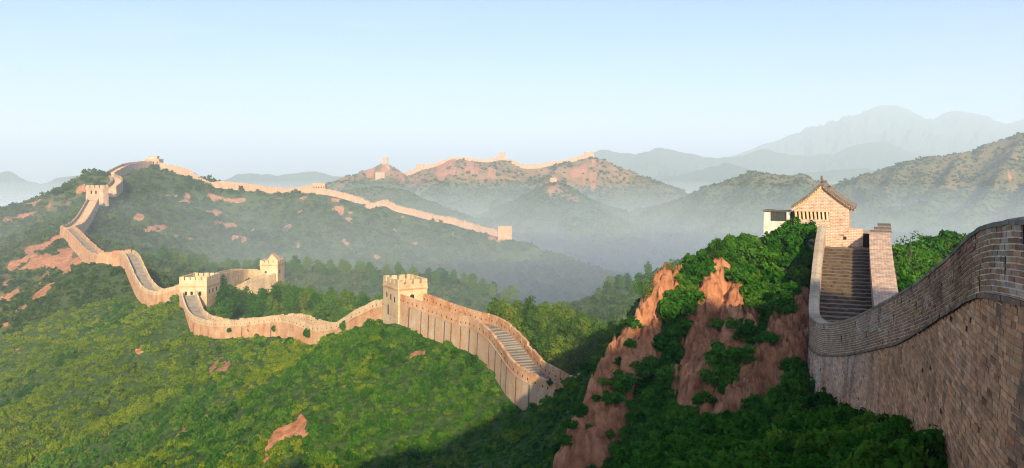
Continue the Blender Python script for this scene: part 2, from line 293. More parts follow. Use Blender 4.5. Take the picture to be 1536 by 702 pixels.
def find_patches():
    for (u, v, a, b) in PATCH_PX:
        p = cast(u, v, 60, 1700)
        if p is None: continue
        q = cast(u, v + b, 60, 1700); q2 = cast(u, v - b, 60, 1700)
        dY = 0.5 * abs((q2[1] if q2 and q2[1] < p[1] * 1.25 else p[1] * 1.02) - (q[1] if q and q[1] > p[1] * 0.8 else p[1] * 0.98))
        PATCHES.append((p[0], p[1], a * p[1] / F, min(max(dY, b * p[1] / F), 5 * a * p[1] / F)))
find_patches()

def cover(x, y, z, r):
    """bare rock 0..1 and dry, thinly grown slope 0..1"""
    rock = np.zeros_like(x)
    n = fbm(x / (0.012 * r + 0.8), y / (0.012 * r + 0.8), 2, 4); sandy = np.zeros_like(x)
    for px, py, ax, ay in PATCHES:
        sel = (np.abs(x - px) < 2 * ax) & (np.abs(y - py) < 2 * ay)
        if sel.any():
            d = np.sqrt(((x[sel] - px) / ax) ** 2 + ((y[sel] - py) / ay) ** 2) + 1.35 * n[sel]
            if py > 950: sandy[sel] = np.maximum(sandy[sel], np.clip((1.5 - d) * 1.2, 0, 1))
            else: rock[sel] = np.maximum(rock[sel], np.clip((1.15 - d) * 3, 0, 1))
    far = np.clip((r - 1000) / 250, 0, 1) * np.clip((2000 - r) / 200, 0, 1)
    hgt = np.clip((z + 42) / 45, 0, 1)
    n2 = fbm(x / 60, y / 60, 5, 5)
    rgt = 1 - 0.5 * np.clip((x / np.maximum(y, 1) - 0.2) / 0.08, 0, 1)
    dry = far * rgt * np.clip(hgt * 1.25 + n2 * 0.9 - 0.15, 0, 1)
    rock = np.maximum(rock, far * np.clip((hgt * 0.4 + n2 * 0.9 + n * 1.1 - 0.72 - 0.2 * (1 - rgt)) * 4, 0, 1))
    mid = np.clip((r - 240) / 100, 0, 1) * np.clip((1000 - r) / 100, 0, 1)
    left = np.clip((-x / np.maximum(y, 1) - 0.47) / 0.06, 0, 1) * np.clip((r - 330) / 60, 0, 1) * np.clip((760 - r) / 60, 0, 1)
    rock = np.maximum(rock, np.clip((n2 * 0.8 + n * 0.75 - 0.56 + 0.16 * left) * 4, 0, 1) * mid * 0.9)
    dry = np.maximum(dry, left * np.clip(0.35 + 1.2 * n2, 0, 1))
    dry = np.maximum(dry, sandy); rock = np.maximum(rock, sandy * np.clip(n * 3 + n2 * 2 + 0.1, 0, 1) * 0.8)
    return rock, dry
# ------------------------------------------------------------------ materials
def new_mat(name):
    m = bpy.data.materials.new(name); m.use_nodes = True
    n = m.node_tree; n.nodes.clear()
    o = n.nodes.new('ShaderNodeOutputMaterial')
    return m, n, o

class NT:
    """short hand for wiring nodes"""
    def __init__(s, n): s.n = n
    def node(s, t, **k):
        x = s.n.nodes.new(t)
        for a, b in k.items():
            if a.startswith('i_'): x.inputs[int(a[2:])].default_value = b
            else: setattr(x, a, b)
        return x
    def link(s, a, b): s.n.links.new(a, b)
    def noise(s, vec, scale, detail=4, rough=0.55):
        x = s.node('ShaderNodeTexNoise'); x.inputs['Scale'].default_value = scale; x.inputs['Detail'].default_value = detail; x.inputs['Roughness'].default_value = rough
        if vec is not None: s.link(vec, x.inputs['Vector'])
        return x.outputs[0]
    def ramp(s, fac, stops):
        x = s.node('ShaderNodeValToRGB'); e = x.color_ramp.elements
        while len(e) < len(stops): e.new(0.5)
        for q, (p, c) in zip(e, stops): q.position = p; q.color = c if len(c) == 4 else (*c, 1)
        s.link(fac, x.inputs[0]); return x.outputs[0]
    def mix(s, fac, a, b, mode='MIX'):
        x = s.node('ShaderNodeMix', data_type='RGBA', blend_type=mode)
        for v, k in ((fac, 0), (a, 6), (b, 7)):
            if isinstance(v, (int, float)): x.inputs[k].default_value = v
            elif isinstance(v, tuple): x.inputs[k].default_value = (*v, 1)
            else: s.link(v, x.inputs[k])
        return x.outputs[2]
    def math(s, op, a, b=0.0, clamp=False):
        x = s.node('ShaderNodeMath', operation=op, use_clamp=clamp)
        for v, k in ((a, 0), (b, 1)):
            if isinstance(v, (int, float)): x.inputs[k].default_value = v
            else: s.link(v, x.inputs[k])
        return x.outputs[0]
    def attr(s, name): return s.node('ShaderNodeAttribute', attribute_name=name)
    def pos(s): return s.node('ShaderNodeNewGeometry').outputs['Position']
    def bump(s, h, dist, strength=1.0):
        x = s.node('ShaderNodeBump'); x.inputs['Strength'].default_value = strength; x.inputs['Distance'].default_value = dist
        s.link(h, x.inputs['Height']); return x.outputs[0]
    def surf(s, out, col, rough=0.9, normal=None, spec=0.15):
        p = s.node('ShaderNodeBsdfPrincipled')
        if isinstance(col, tuple): p.inputs['Base Color'].default_value = (*col, 1)
        else: s.link(col, p.inputs['Base Color'])
        p.inputs['Roughness'].default_value = rough; p.inputs['Specular IOR Level'].default_value = spec
        if normal is not None: s.link(normal, p.inputs['Normal'])
        s.link(p.outputs[0], out.inputs[0]); return p

def mat_ground():
    m, n, o = new_mat('hillside'); t = NT(n); P = t.pos()
    n1 = t.noise(P, 0.9, 6); n2 = t.noise(P, 0.06, 5); n3 = t.noise(P, 0.011, 5)
    green = t.ramp(n1, [(0.3, (0.016, 0.036, 0.008)), (0.55, (0.045, 0.085, 0.018)), (0.75, (0.085, 0.115, 0.03))])
    dryg = t.ramp(n2, [(0.3, (0.10, 0.08, 0.035)), (0.55, (0.23, 0.135, 0.06)), (0.75, (0.33, 0.18, 0.085))])
    d = t.math('MULTIPLY', t.attr('dry').outputs['Fac'], 1.0)
    g = t.mix(d, green, dryg)
    rk = t.ramp(t.noise(P, 0.7, 8, 0.65), [(0.28, (0.14, 0.062, 0.032)), (0.48, (0.37, 0.175, 0.088)), (0.7, (0.52, 0.29, 0.165))])
    rk2 = t.ramp(t.noise(P, 0.23, 4), [(0.35, (0.75, 0.66, 0.60)), (0.65, (1.1, 1.0, 0.95))])
    rk = t.mix(1.0, rk, rk2, 'MULTIPLY')
    f = t.attr('rock').outputs['Fac']
    f = t.math('ADD', f, t.math('MULTIPLY', t.math('SUBTRACT', t.noise(P, 0.55, 6, 0.6), 0.5), 0.5))
    f = t.math('MULTIPLY', t.math('SUBTRACT', f, 0.42), 6.0, True)
    col = t.mix(f, g, rk)
    h = t.math('ADD', t.noise(P, 1.1, 8, 0.7), t.math('MULTIPLY', t.noise(P, 0.25, 5), 2.0))
    t.surf(o, col, 0.95, t.bump(h, 0.35, 0.9)); return m

def mat_leaf(name, stops, trans=0.3, patch=0.02, clump=1.1):
    """foliage: colour differs from plant to plant, from leaf clump to leaf clump and over the slope by kind"""
    m, n, o = new_mat(name); t = NT(n); P = t.pos()
    rnd = t.node('ShaderNodeObjectInfo').outputs['Random']
    a = t.math('ADD', t.math('MULTIPLY', rnd, 0.55), t.math('MULTIPLY', t.noise(P, patch, 4), 0.9))
    a = t.math('ADD', t.math('SUBTRACT', a, 0.28), t.math('MULTIPLY', t.math('SUBTRACT', t.noise(P, clump, 3), 0.5), 1.1))
    col = t.ramp(a, stops)
    df = t.node('ShaderNodeBsdfDiffuse'); tr = t.node('ShaderNodeBsdfTranslucent'); mx = t.node('ShaderNodeMixShader')
    mx.inputs[0].default_value = trans
    t.link(col, df.inputs[0]); t.link(t.mix(1.0, col, (1.25, 1.15, 0.6), 'MULTIPLY'), tr.inputs[0])
    t.link(df.outputs[0], mx.inputs[1]); t.link(tr.outputs[0], mx.inputs[2]); t.link(mx.outputs[0], o.inputs[0])
    return m

def mat_brick_far(name, stops, stain=0.5, course=0.1, mortar=0.35):
    """brickwork seen from far: courses, patched and streaked"""
    m, n, o = new_mat(name); t = NT(n); P = t.pos()
    uv = t.node('ShaderNodeUVMap').outputs[0]
    br = t.node('ShaderNodeTexBrick'); t.link(uv, br.inputs['Vector'])
    br.inputs['Color1'].default_value = (0.85, 0.85, 0.85, 1); br.inputs['Color2'].default_value = (1.1, 1.06, 1.0, 1); br.inputs['Mortar'].default_value = (1.35, 1.3, 1.2, 1)
    br.inputs['Scale'].default_value = 1.0; br.inputs['Brick Width'].default_value = course * 3.6; br.inputs['Row Height'].default_value = course; br.inputs['Mortar Size'].default_value = course * 0.12
    br.inputs['Bias'].default_value = 0.1
    mp = t.node('ShaderNodeMapping'); mp.inputs['Scale'].default_value = (0.9, 0.9, 0.13); t.link(P, mp.inputs['Vector'])
    a = t.math('ADD', t.math('MULTIPLY', t.noise(P, 0.35, 6, 0.6), 0.6), t.math('MULTIPLY', t.noise(mp.outputs[0], 0.8, 5, 0.6), 0.4))
    col = t.ramp(a, stops)
    col = t.mix(mortar, col, t.mix(1.0, col, br.outputs[0], 'MULTIPLY'))
    sp = t.ramp(t.noise(P, 2.6, 6, 0.7), [(0.3, (0.55, 0.52, 0.5)), (0.5, (1, 1, 1)), (0.72, (1.2, 1.18, 1.12))])
    col = t.mix(stain, col, t.mix(1.0, col, sp, 'MULTIPLY'))
    t.surf(o, col, 0.92, t.bump(t.noise(P, 3.0, 6, 0.7), 0.08, 0.7)); return m

def mat_plain(name, c0, c1, scale=1.5, rough=0.85, bump=0.02):
    m, n, o = new_mat(name); t = NT(n); P = t.pos()
    nz = t.noise(P, scale, 6, 0.62)
    t.surf(o, t.ramp(nz, [(0.3, c0), (0.7, c1)]), rough, t.bump(nz, bump, 0.8)); return m

M = {}
M['ground'] = mat_ground()
M['leaf'] = mat_leaf('broad_leaves', [(0.0, (0.016, 0.066, 0.006)), (0.35, (0.040, 0.132, 0.012)), (0.65, (0.085, 0.185, 0.016)), (0.95, (0.19, 0.22, 0.026))])
M['leaf_near'] = mat_leaf('shrub_leaves', [(0.0, (0.012, 0.060, 0.006)), (0.35, (0.036, 0.140, 0.014)), (0.7, (0.085, 0.205, 0.022)), (1.0, (0.17, 0.24, 0.035))], 0.35, 0.12, 1.6)
M['leaf_far'] = mat_leaf('hill_leaves', [(0.0, (0.018, 0.050, 0.010)), (0.4, (0.038, 0.085, 0.016)), (0.75, (0.08, 0.115, 0.026)), (1.0, (0.15, 0.14, 0.045))], 0.2, 0.012, 0.35)
M['leaf_dry'] = mat_leaf('sunny_scrub_leaves', [(0.0, (0.045, 0.105, 0.006)), (0.35, (0.112, 0.190, 0.008)), (0.7, (0.175, 0.235, 0.012)), (1.0, (0.25, 0.28, 0.02))], 0.3, 0.03)  # yellower and lighter than the other shrub leaves
M['needle'] = mat_leaf('pine_needles', [(0.0, (0.022, 0.065, 0.008)), (0.4, (0.065, 0.145, 0.014)), (0.75, (0.14, 0.20, 0.02)), (1.0, (0.24, 0.24, 0.03))], 0.25, 0.05)
M['bark'] = mat_plain('bark', (0.05, 0.035, 0.025), (0.13, 0.10, 0.075), 6)
M['brick'] = mat_brick_far('warm_brick', [(0.30, (0.22, 0.11, 0.06)), (0.43, (0.43, 0.215, 0.105)), (0.55, (0.50, 0.31, 0.175)), (0.68, (0.56, 0.41, 0.26))], 0.8)
M['brick_pale'] = mat_brick_far('pale_brick', [(0.30, (0.34, 0.22, 0.125)), (0.5, (0.52, 0.375, 0.22)), (0.68, (0.62, 0.48, 0.31))], 0.8)
M['brick_grey'] = mat_brick_far('weathered_brick', [(0.30, (0.20, 0.13, 0.08)), (0.42, (0.40, 0.245, 0.14)), (0.55, (0.40, 0.30, 0.20)), (0.70, (0.50, 0.40, 0.29))], 0.55)
M['brick_distant'] = mat_brick_far('distant_brick', [(0.3, (0.27, 0.16, 0.095)), (0.5, (0.40, 0.26, 0.165)), (0.7, (0.50, 0.36, 0.24))], 0.3)
M['paving'] = mat_brick_far('walkway_paving', [(0.25, (0.13, 0.115, 0.095)), (0.5, (0.21, 0.19, 0.16)), (0.75, (0.29, 0.26, 0.22))], 0.4, 0.3)
M['stain'] = mat_plain('dark_stain', (0.07, 0.05, 0.035), (0.17, 0.12, 0.085), 2.0)
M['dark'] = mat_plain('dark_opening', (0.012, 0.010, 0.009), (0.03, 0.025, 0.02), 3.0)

# ------------------------------------------------------------------ mesh collecting and tagging
class MB:
    def __init__(s): s.v = []; s.f = []; s.uv = []; s.mi = []
    def quad(s, a, b, c, d, uv=None, mi=0):
        k = len(s.v); s.v += [tuple(a), tuple(b), tuple(c), tuple(d)]; s.f.append((k, k + 1, k + 2, k + 3)); s.mi.append(mi)
        if uv is None:
            A, B, D = Vector(a), Vector(b), Vector(d); e = (B - A); g = (D - A)
            uv = [(0, 0), (e.length, 0), (e.length, g.length), (0, g.length)]
            if abs(e.z) < abs(g.z):
                h = math.hypot(a[0], a[1]) if abs(e.x) < abs(e.y) else a[0]
                uv = [(h, a[2]), (h + e.length, b[2]), (h + e.length, c[2]), (h, d[2])]
        s.uv += list(uv)
    def tri(s, a, b, c, mi=0):
        k = len(s.v); s.v += [tuple(a), tuple(b), tuple(c)]; s.f.append((k, k + 1, k + 2)); s.mi.append(mi)
        s.uv += [(a[0], a[2]), (b[0], b[2]), (c[0], c[2])]
    def box(s, x0, x1, y0, y1, z0, z1, mi=0, tf=None):
        p = [(x, y, z) for z in (z0, z1) for y in (y0, y1) for x in (x0, x1)]
        if tf: p = [tf(q) for q in p]
        for q in ((0, 1, 5, 4), (1, 3, 7, 5), (3, 2, 6, 7), (2, 0, 4, 6), (4, 5, 7, 6), (2, 3, 1, 0)): s.quad(*[p[i] for i in q], mi=mi)
    def hexa(s, p, mi=0):
        """eight corners: four below, four above, both counter-clockwise"""
        for q in ((0, 1, 5, 4), (1, 2, 6, 5), (2, 3, 7, 6), (3, 0, 4, 7), (4, 5, 6, 7), (3, 2, 1, 0)): s.quad(*[p[i] for i in q], mi=mi)
    def tube(s, pts, rads, n=7, mi=0):
        rings = []
        for i, p in enumerate(pts):
            p = Vector(p); d = (Vector(pts[min(i + 1, len(pts) - 1)]) - Vector(pts[max(i - 1, 0)])).normalized()
            u = d.orthogonal().normalized(); w_ = d.cross(u)
            rings.append([p + (u * math.cos(2 * math.pi * k / n) + w_ * math.sin(2 * math.pi * k / n)) * rads[i] for k in range(n)])
        for a, b in zip(rings[:-1], rings[1:]):
            for k in range(n): s.quad(a[k], a[(k + 1) % n], b[(k + 1) % n], b[k], mi=mi)
        for k in range(1, n - 1): s.tri(rings[-1][0], rings[-1][k], rings[-1][k + 1], mi)
    def mesh(s, name, mats, smooth=False, org=(0, 0, 0)):
        me = bpy.data.meshes.new(name)
        v = np.array(s.v, np.float32) - np.array(org, np.float32)
        me.from_pydata(v.tolist(), [], s.f)
        for m in mats if isinstance(mats, (list, tuple)) else [mats]: me.materials.append(m)
        me.polygons.foreach_set('material_index', np.array(s.mi, np.int32))
        u = me.uv_layers.new(name='UVMap'); u.data.foreach_set('uv', np.array(s.uv, np.float32).ravel())
        if smooth: me.polygons.foreach_set('use_smooth', np.ones(len(s.f), bool))
        me.update(); return me
    def build(s, name, mats, parent=None, smooth=False):
        org = parent['_o'] if parent and '_o' in parent else (0, 0, 0)
        o = bpy.data.objects.new(name, s.mesh(name, mats, smooth, org)); C.collection.objects.link(o)
        if parent: o.parent = parent
        o['_o'] = org
        return o

def thing(name, label, cat, loc=(0, 0, 0), group=None):
    o = bpy.data.objects.new(name, None); C.collection.objects.link(o); o.location = loc; o['_o'] = tuple(loc); o.empty_display_size = 0.5
    o['label'] = label; o['category'] = cat; o['kind'] = 'thing'
    if group: o['group'] = group
    return o

def numpy_mesh(name, V, faces, mat, smooth=False, attrs=None, fattrs=None):
    """V (n,3), faces (m,4) or (m,3) int arrays"""
    me = bpy.data.meshes.new(name); n = len(V); m, k = faces.shape
    me.vertices.add(n); me.vertices.foreach_set('co', np.ascontiguousarray(V, np.float32).ravel())
    me.loops.add(m * k); me.loops.foreach_set('vertex_index', np.ascontiguousarray(faces, np.int32).ravel())
    me.polygons.add(m); me.polygons.foreach_set('loop_start', np.arange(m, dtype=np.int32) * k); me.polygons.foreach_set('loop_total', np.full(m, k, np.int32))
    if smooth: me.polygons.foreach_set('use_smooth', np.ones(m, bool))
    for an, arr in (attrs or {}).items():
        a = me.attributes.new(an, 'FLOAT', 'POINT'); a.data.foreach_set('value', np.ascontiguousarray(arr, np.float32))
    for an, arr in (fattrs or {}).items():
        a = me.attributes.new(an, 'FLOAT_COLOR', 'FACE'); a.data.foreach_set('color', np.ascontiguousarray(arr, np.float32).ravel())
    if mat: me.materials.append(mat)
    me.update(calc_edges=True); me.validate()
    return me

# ------------------------------------------------------------------ the ground
ROCK, DRY = cover(XG.ravel(), YG.ravel(), ZG.ravel(), RG.ravel().astype(np.float32))
ROCK = np.maximum(ROCK.reshape(ZG.shape), FINROCK); DRY = DRY.reshape(ZG.shape)
nT, nR = ZG.shape
idx = np.arange(nT * nR).reshape(nT, nR)
nxt = np.roll(idx, -1, axis=0)
quads = np.stack([idx[:, :-1], idx[:, 1:], nxt[:, 1:], nxt[:, :-1]], -1).reshape(-1, 4)[:, ::-1]
me = numpy_mesh('ground', np.stack([XG, YG, ZG], -1).reshape(-1, 3), quads, M['ground'], True, {'rock': ROCK.ravel(), 'dry': DRY.ravel()})
gr = bpy.data.objects.new('ground', me); C.collection.objects.link(gr); gr['kind'] = 'structure'

def air(name, x0, x1, y0, y1, z0, z1, dens, col, aniso):
    b = MB(); b.box(x0, x1, y0, y1, z0, z1)
    m, n, o = new_mat(name); p = n.nodes.new('ShaderNodeVolumePrincipled')
    p.inputs['Color'].default_value = (*col, 1); p.inputs['Density'].default_value = dens; p.inputs['Anisotropy'].default_value = aniso
    n.links.new(p.outputs[0], o.inputs['Volume'])
    ob = b.build(name, m); ob['kind'] = 'stuff'; return ob
air('haze', -9200, 9200, -9200, 9200, float(ZG.min()) - 2, float(ZG[RG < 6500].max()) + 8, HAZE_DENSITY, (0.75, 0.89, 0.99), -0.03)
for mist_name, side, top, share in (('valley_mist', 1600, -14, 0.16), ('mid_mist', 1550, -34, 0.22), ('low_mist', 1500, -52, 0.27), ('floor_mist', 1450, -72, 0.35)):
    air(mist_name, -side, side, 335 + (1600 - side) * 0.2, 300 + side, float(ZG.min()) - 1.8 + (1600 - side) * 0.004, top, MIST_DENSITY * share, (0.76, 0.89, 0.98), -0.12)
# ------------------------------------------------------------------ walls
def spline(P, ds):
    """Catmull-Rom through the points, resampled about every ds metres"""
    P = [np.array(p, float) for p in P]
    P = [2 * P[0] - P[1]] + P + [2 * P[-1] - P[-2]]
    out = []
    for a, b, c, d in zip(P[:-3], P[1:-2], P[2:-1], P[3:]):
        n = max(1, int(round(np.linalg.norm((c - b)[:2]) / ds)))
        for k in range(n):
            t = k / n
            out.append(0.5 * (2 * b + (c - a) * t + (2 * a - 5 * b + 4 * c - d) * t * t + (3 * b - a - 3 * c + d) * t ** 3))
    out.append(P[-2]); return np.array(out)

def frame2d(X):
    T = np.gradient(X[:, :2], axis=0); T /= np.linalg.norm(T, axis=1)[:, None]
    N = np.stack([T[:, 1], -T[:, 0]], 1)               # right of travel
    S = np.concatenate([[0], np.cumsum(np.linalg.norm(np.diff(X[:, :2], axis=0), axis=1))])
    return T, N, S

def o3(xy, n, d, z): return (xy[0] + n[0] * d, xy[1] + n[1] * d, z)

def strip(mb, A, B, S, mi=0, flip=False):
    """faces between two rows of points"""
    for i in range(len(A) - 1):
        uv = [(S[i], A[i][2]), (S[i + 1], A[i + 1][2]), (S[i + 1], B[i + 1][2]), (S[i], B[i][2])]
        if abs(A[i][2] - B[i][2]) < 0.6: uv = [(S[i], 0), (S[i + 1], 0), (S[i + 1], 0.5), (S[i], 0.5)]
        q = [A[i], A[i + 1], B[i + 1], B[i]]
        if flip: q.reverse(); uv.reverse()
        mb.quad(*q, uv=uv, mi=mi)

def wall_stretch(label, path, far, width, par_h=1.7, drop=5.0, ds=0.7, near_mer=None, far_mer=None, mats=('brick', 'paving', 'brick'), cat='wall', group='stretches of the long brick wall',
                 step=0.22, loop=0, rough=0.08, mer_parts=False, drains=None, name='brick_wall', near_mats=None):
    """path: top of the parapet on the camera's side; far = +1 if the walkway lies to the right of travel"""
    X = spline(path, ds); T, N, S = frame2d(X); N = N * far
    rr = random.Random(len(label))
    root = thing(name, label, cat, tuple(X[len(X) // 2] - np.array([0, 0, par_h + drop])), group)
    n = len(X); tk = 0.45 if width < 7 else 0.6
    jag = np.array([rr.uniform(-rough, rough) for _ in range(n)])
    zt = X[:, 2] + jag; zw = X[:, 2] - par_h
    body = MB()
    lo = [o3(X[i], N[i], -0.35, zw[i] - drop) for i in range(n)]; up = [o3(X[i], N[i], 0.0, zw[i] + 0.02) for i in range(n)]
    strip(body, lo, up, S, flip=(far < 0))
    lo2 = [o3(X[i], N[i], width + 0.35, zw[i] - drop) for i in range(n)]; up2 = [o3(X[i], N[i], width, zw[i] + 0.02) for i in range(n)]
    strip(body, up2, lo2, S, flip=(far < 0))
    for k in (0, n - 1): body.quad(lo[k], lo2[k], up2[k], up[k])
    # a band of bricks that stands proud under the parapet
    b0 = [o3(X[i], N[i], -0.10, zw[i] - 0.14) for i in range(n)]; b1 = [o3(X[i], N[i], -0.10, zw[i] + 0.05) for i in range(n)]
    c0 = [o3(X[i], N[i], 0.0, zw[i] - 0.14) for i in range(n)]; c1 = [o3(X[i], N[i], 0.0, zw[i] + 0.05) for i in range(n)]
    for a, b in ((b0, b1), (b1, c1), (c0, b0)): strip(body, a, b, S, flip=(far < 0))
    body.build('wall_body', M[mats[0]], root)
    wk = MB()
    for i in range(n - 1):
        z0 = math.floor(zw[i] / step) * step if step else zw[i]; z1 = math.floor(zw[i + 1] / step) * step if step else zw[i + 1]
        a, b = o3(X[i], N[i], tk, z0), o3(X[i + 1], N[i + 1], tk, z0); c, d = o3(X[i + 1], N[i + 1], width - tk, z0), o3(X[i], N[i], width - tk, z0)
        if not step: b = (b[0], b[1], z1); c = (c[0], c[1], z1)
        wk.quad(a, b, c, d, uv=[(S[i], 0), (S[i + 1], 0), (S[i + 1], width), (S[i], width)])
        if step and abs(z1 - z0) > 1e-4: wk.quad(b, (b[0], b[1], z1), (c[0], c[1], z1), c)
    wk.build('walkway', M[mats[1]], root)
    for which, mer in ((0, near_mer), (1, far_mer)):
        d0, d1 = (0.0, tk) if which == 0 else (width - tk, width)
        mh = mer[2] if mer else 0.0
        pb = MB(); mats_p = [M[mats[2]], M['dark']]
        zb = zw - 0.3; ztop = zt - mh
        r = [[o3(X[i], N[i], dd, z[i]) for i in range(n)] for dd, z in ((d0, zb), (d0, ztop), (d1, ztop), (d1, zb))]
        for a, b in ((0, 1), (1, 2), (2, 3)): strip(pb, r[a], r[b], S, flip=(far < 0))
        for k in (0, n - 1): pb.quad(r[0][k], r[3][k], r[2][k], r[1][k])
        if loop:
            s = loop * 0.5
            while s < S[-1]:
                i = min(int(np.searchsorted(S, s)), n - 2); zz = zw[i] + 0.45
                nn = -1 if which == 0 else 1
                e = d0 - 0.012 if which == 0 else d0 - 0.012
                t = T[i] * 0.11
                p = [o3(X[i] - np.append(t, 0), N[i], e, zz), o3(X[i] + np.append(t, 0), N[i], e, zz), o3(X[i] + np.append(t, 0), N[i], e + 0.1, zz), o3(X[i] - np.append(t, 0), N[i], e + 0.1, zz)]
                pb.hexa(p + [(q[0], q[1], q[2] + 0.34) for q in p], mi=1)
                s += loop * rr.uniform(0.8, 1.2)
        par = pb.build('parapet', mats_p, root)
        if mer:
            mlen, mgap, mh = mer; s = rr.uniform(0, 0.5); mm = MB()
            while s + mlen < S[-1]:
                L = mlen * rr.uniform(0.92, 1.08)
                seg = [s, s + L * 0.5, s + L]
                row = []
                for q in seg:
                    i = min(max(int(np.searchsorted(S, q)) - 1, 0), n - 2); f = min((q - S[i]) / (S[i + 1] - S[i] + 1e-9), 1)
                    row.append((X[i] * (1 - f) + X[i + 1] * f, N[i] * (1 - f) + N[i + 1] * f))
                b = mm if not mer_parts else MB()
                top = rr.uniform(-rough, rough) - (rr.random() < 0.12) * mh * rr.uniform(0.2, 0.6)
                for (xa, na), (xb, nb) in zip(row[:-1], row[1:]):
                    p = [o3(xa, na, d0 + 0.004, xa[2] - mh - 0.05), o3(xb, nb, d0 + 0.004, xb[2] - mh - 0.05), o3(xb, nb, d1 - 0.004, xb[2] - mh - 0.05), o3(xa, na, d1 - 0.004, xa[2] - mh - 0.05)]
                    q = [(p[0][0], p[0][1], xa[2] + top), (p[1][0], p[1][1], xb[2] + top), (p[2][0], p[2][1], xb[2] + top), (p[3][0], p[3][1], xa[2] + top)]
                    if far < 0: p = [p[1], p[0], p[3], p[2]]; q = [q[1], q[0], q[3], q[2]]
                    b.hexa(p + q)
                if mer_parts: b.build('merlon', M[mats[2]], par)
                s += L + mgap * rr.uniform(0.85, 1.2)
            if not mer_parts and mm.v: mm.build('merlons', M[mats[2]], par)
    if drains:
        for s in drains:
            i = min(int(np.searchsorted(S, s)), n - 2)
            t = np.append(T[i] * rr.uniform(0.10, 0.17), 0); z0 = zw[i] - 0.25; z1 = zw[i] - drop
            p = [o3(X[i] - t, N[i], -0.37, z1), o3(X[i] + t, N[i], -0.37, z1), o3(X[i] + t, N[i], 0.0, z1), o3(X[i] - t, N[i], 0.0, z1)]
            q = [o3(X[i] - t, N[i], -0.05, z0), o3(X[i] + t, N[i], -0.05, z0), o3(X[i] + t, N[i], 0.05, z0), o3(X[i] - t, N[i], 0.05, z0)]
            b = MB(); b.hexa(p + q); b.build('drain_channel', M['stain'], root)
    return root

def face_with_openings(mb, o, ex, L, z0, z1, nrm, ops, depth=0.45):
    """a wall face from o along ex, with recessed (arched) openings; returns one dark recess mesh for each"""
    xs = sorted({0.0, L, *[q for p in ops for q in (p[0], p[1])]}); zs = sorted({z0, z1, *[q for p in ops for q in (p[2], p[3])]})
    P = lambda x, z, d=0.0: (o[0] + ex[0] * x + nrm[0] * d, o[1] + ex[1] * x + nrm[1] * d, z)
    for xa, xb in zip(xs[:-1], xs[1:]):
        for za, zb in zip(zs[:-1], zs[1:]):
            if any(p[0] - 1e-6 <= xa and xb <= p[1] + 1e-6 and p[2] - 1e-6 <= za and zb <= p[3] + 1e-6 for p in ops): continue
            mb.quad(P(xa, za), P(xb, za), P(xb, zb), P(xa, zb), uv=[(xa, za), (xb, za), (xb, zb), (xa, zb)])
    outs = []
    for (xa, xb, za, zb, arch) in ops:
        r = MB()
        r.quad(P(xa, za, -depth), P(xb, za, -depth), P(xb, zb, -depth), P(xa, zb, -depth))
        r.quad(P(xa, za), P(xa, za, -depth), P(xa, zb, -depth), P(xa, zb)); r.quad(P(xb, za, -depth), P(xb, za), P(xb, zb), P(xb, zb, -depth))
        r.quad(P(xa, zb, -depth), P(xb, zb, -depth), P(xb, zb), P(xa, zb)); r.quad(P(xa, za), P(xb, za), P(xb, za, -depth), P(xa, za, -depth))
        if arch:
            rad = (xb - xa) / 2; xc = (xa + xb) / 2; zc = zb - rad
            arc = [P(xc + rad * math.cos(t), zc + rad * math.sin(t)) for t in np.linspace(0, math.pi, 9)]
            for k in range(4): mb.tri(P(xb, zb), arc[k + 1], arc[k]); mb.tri(P(xa, zb), arc[k + 5], arc[k + 4])
            mb.tri(P(xa, zb), arc[4], P(xb, zb))
        outs.append(r)
    return outs

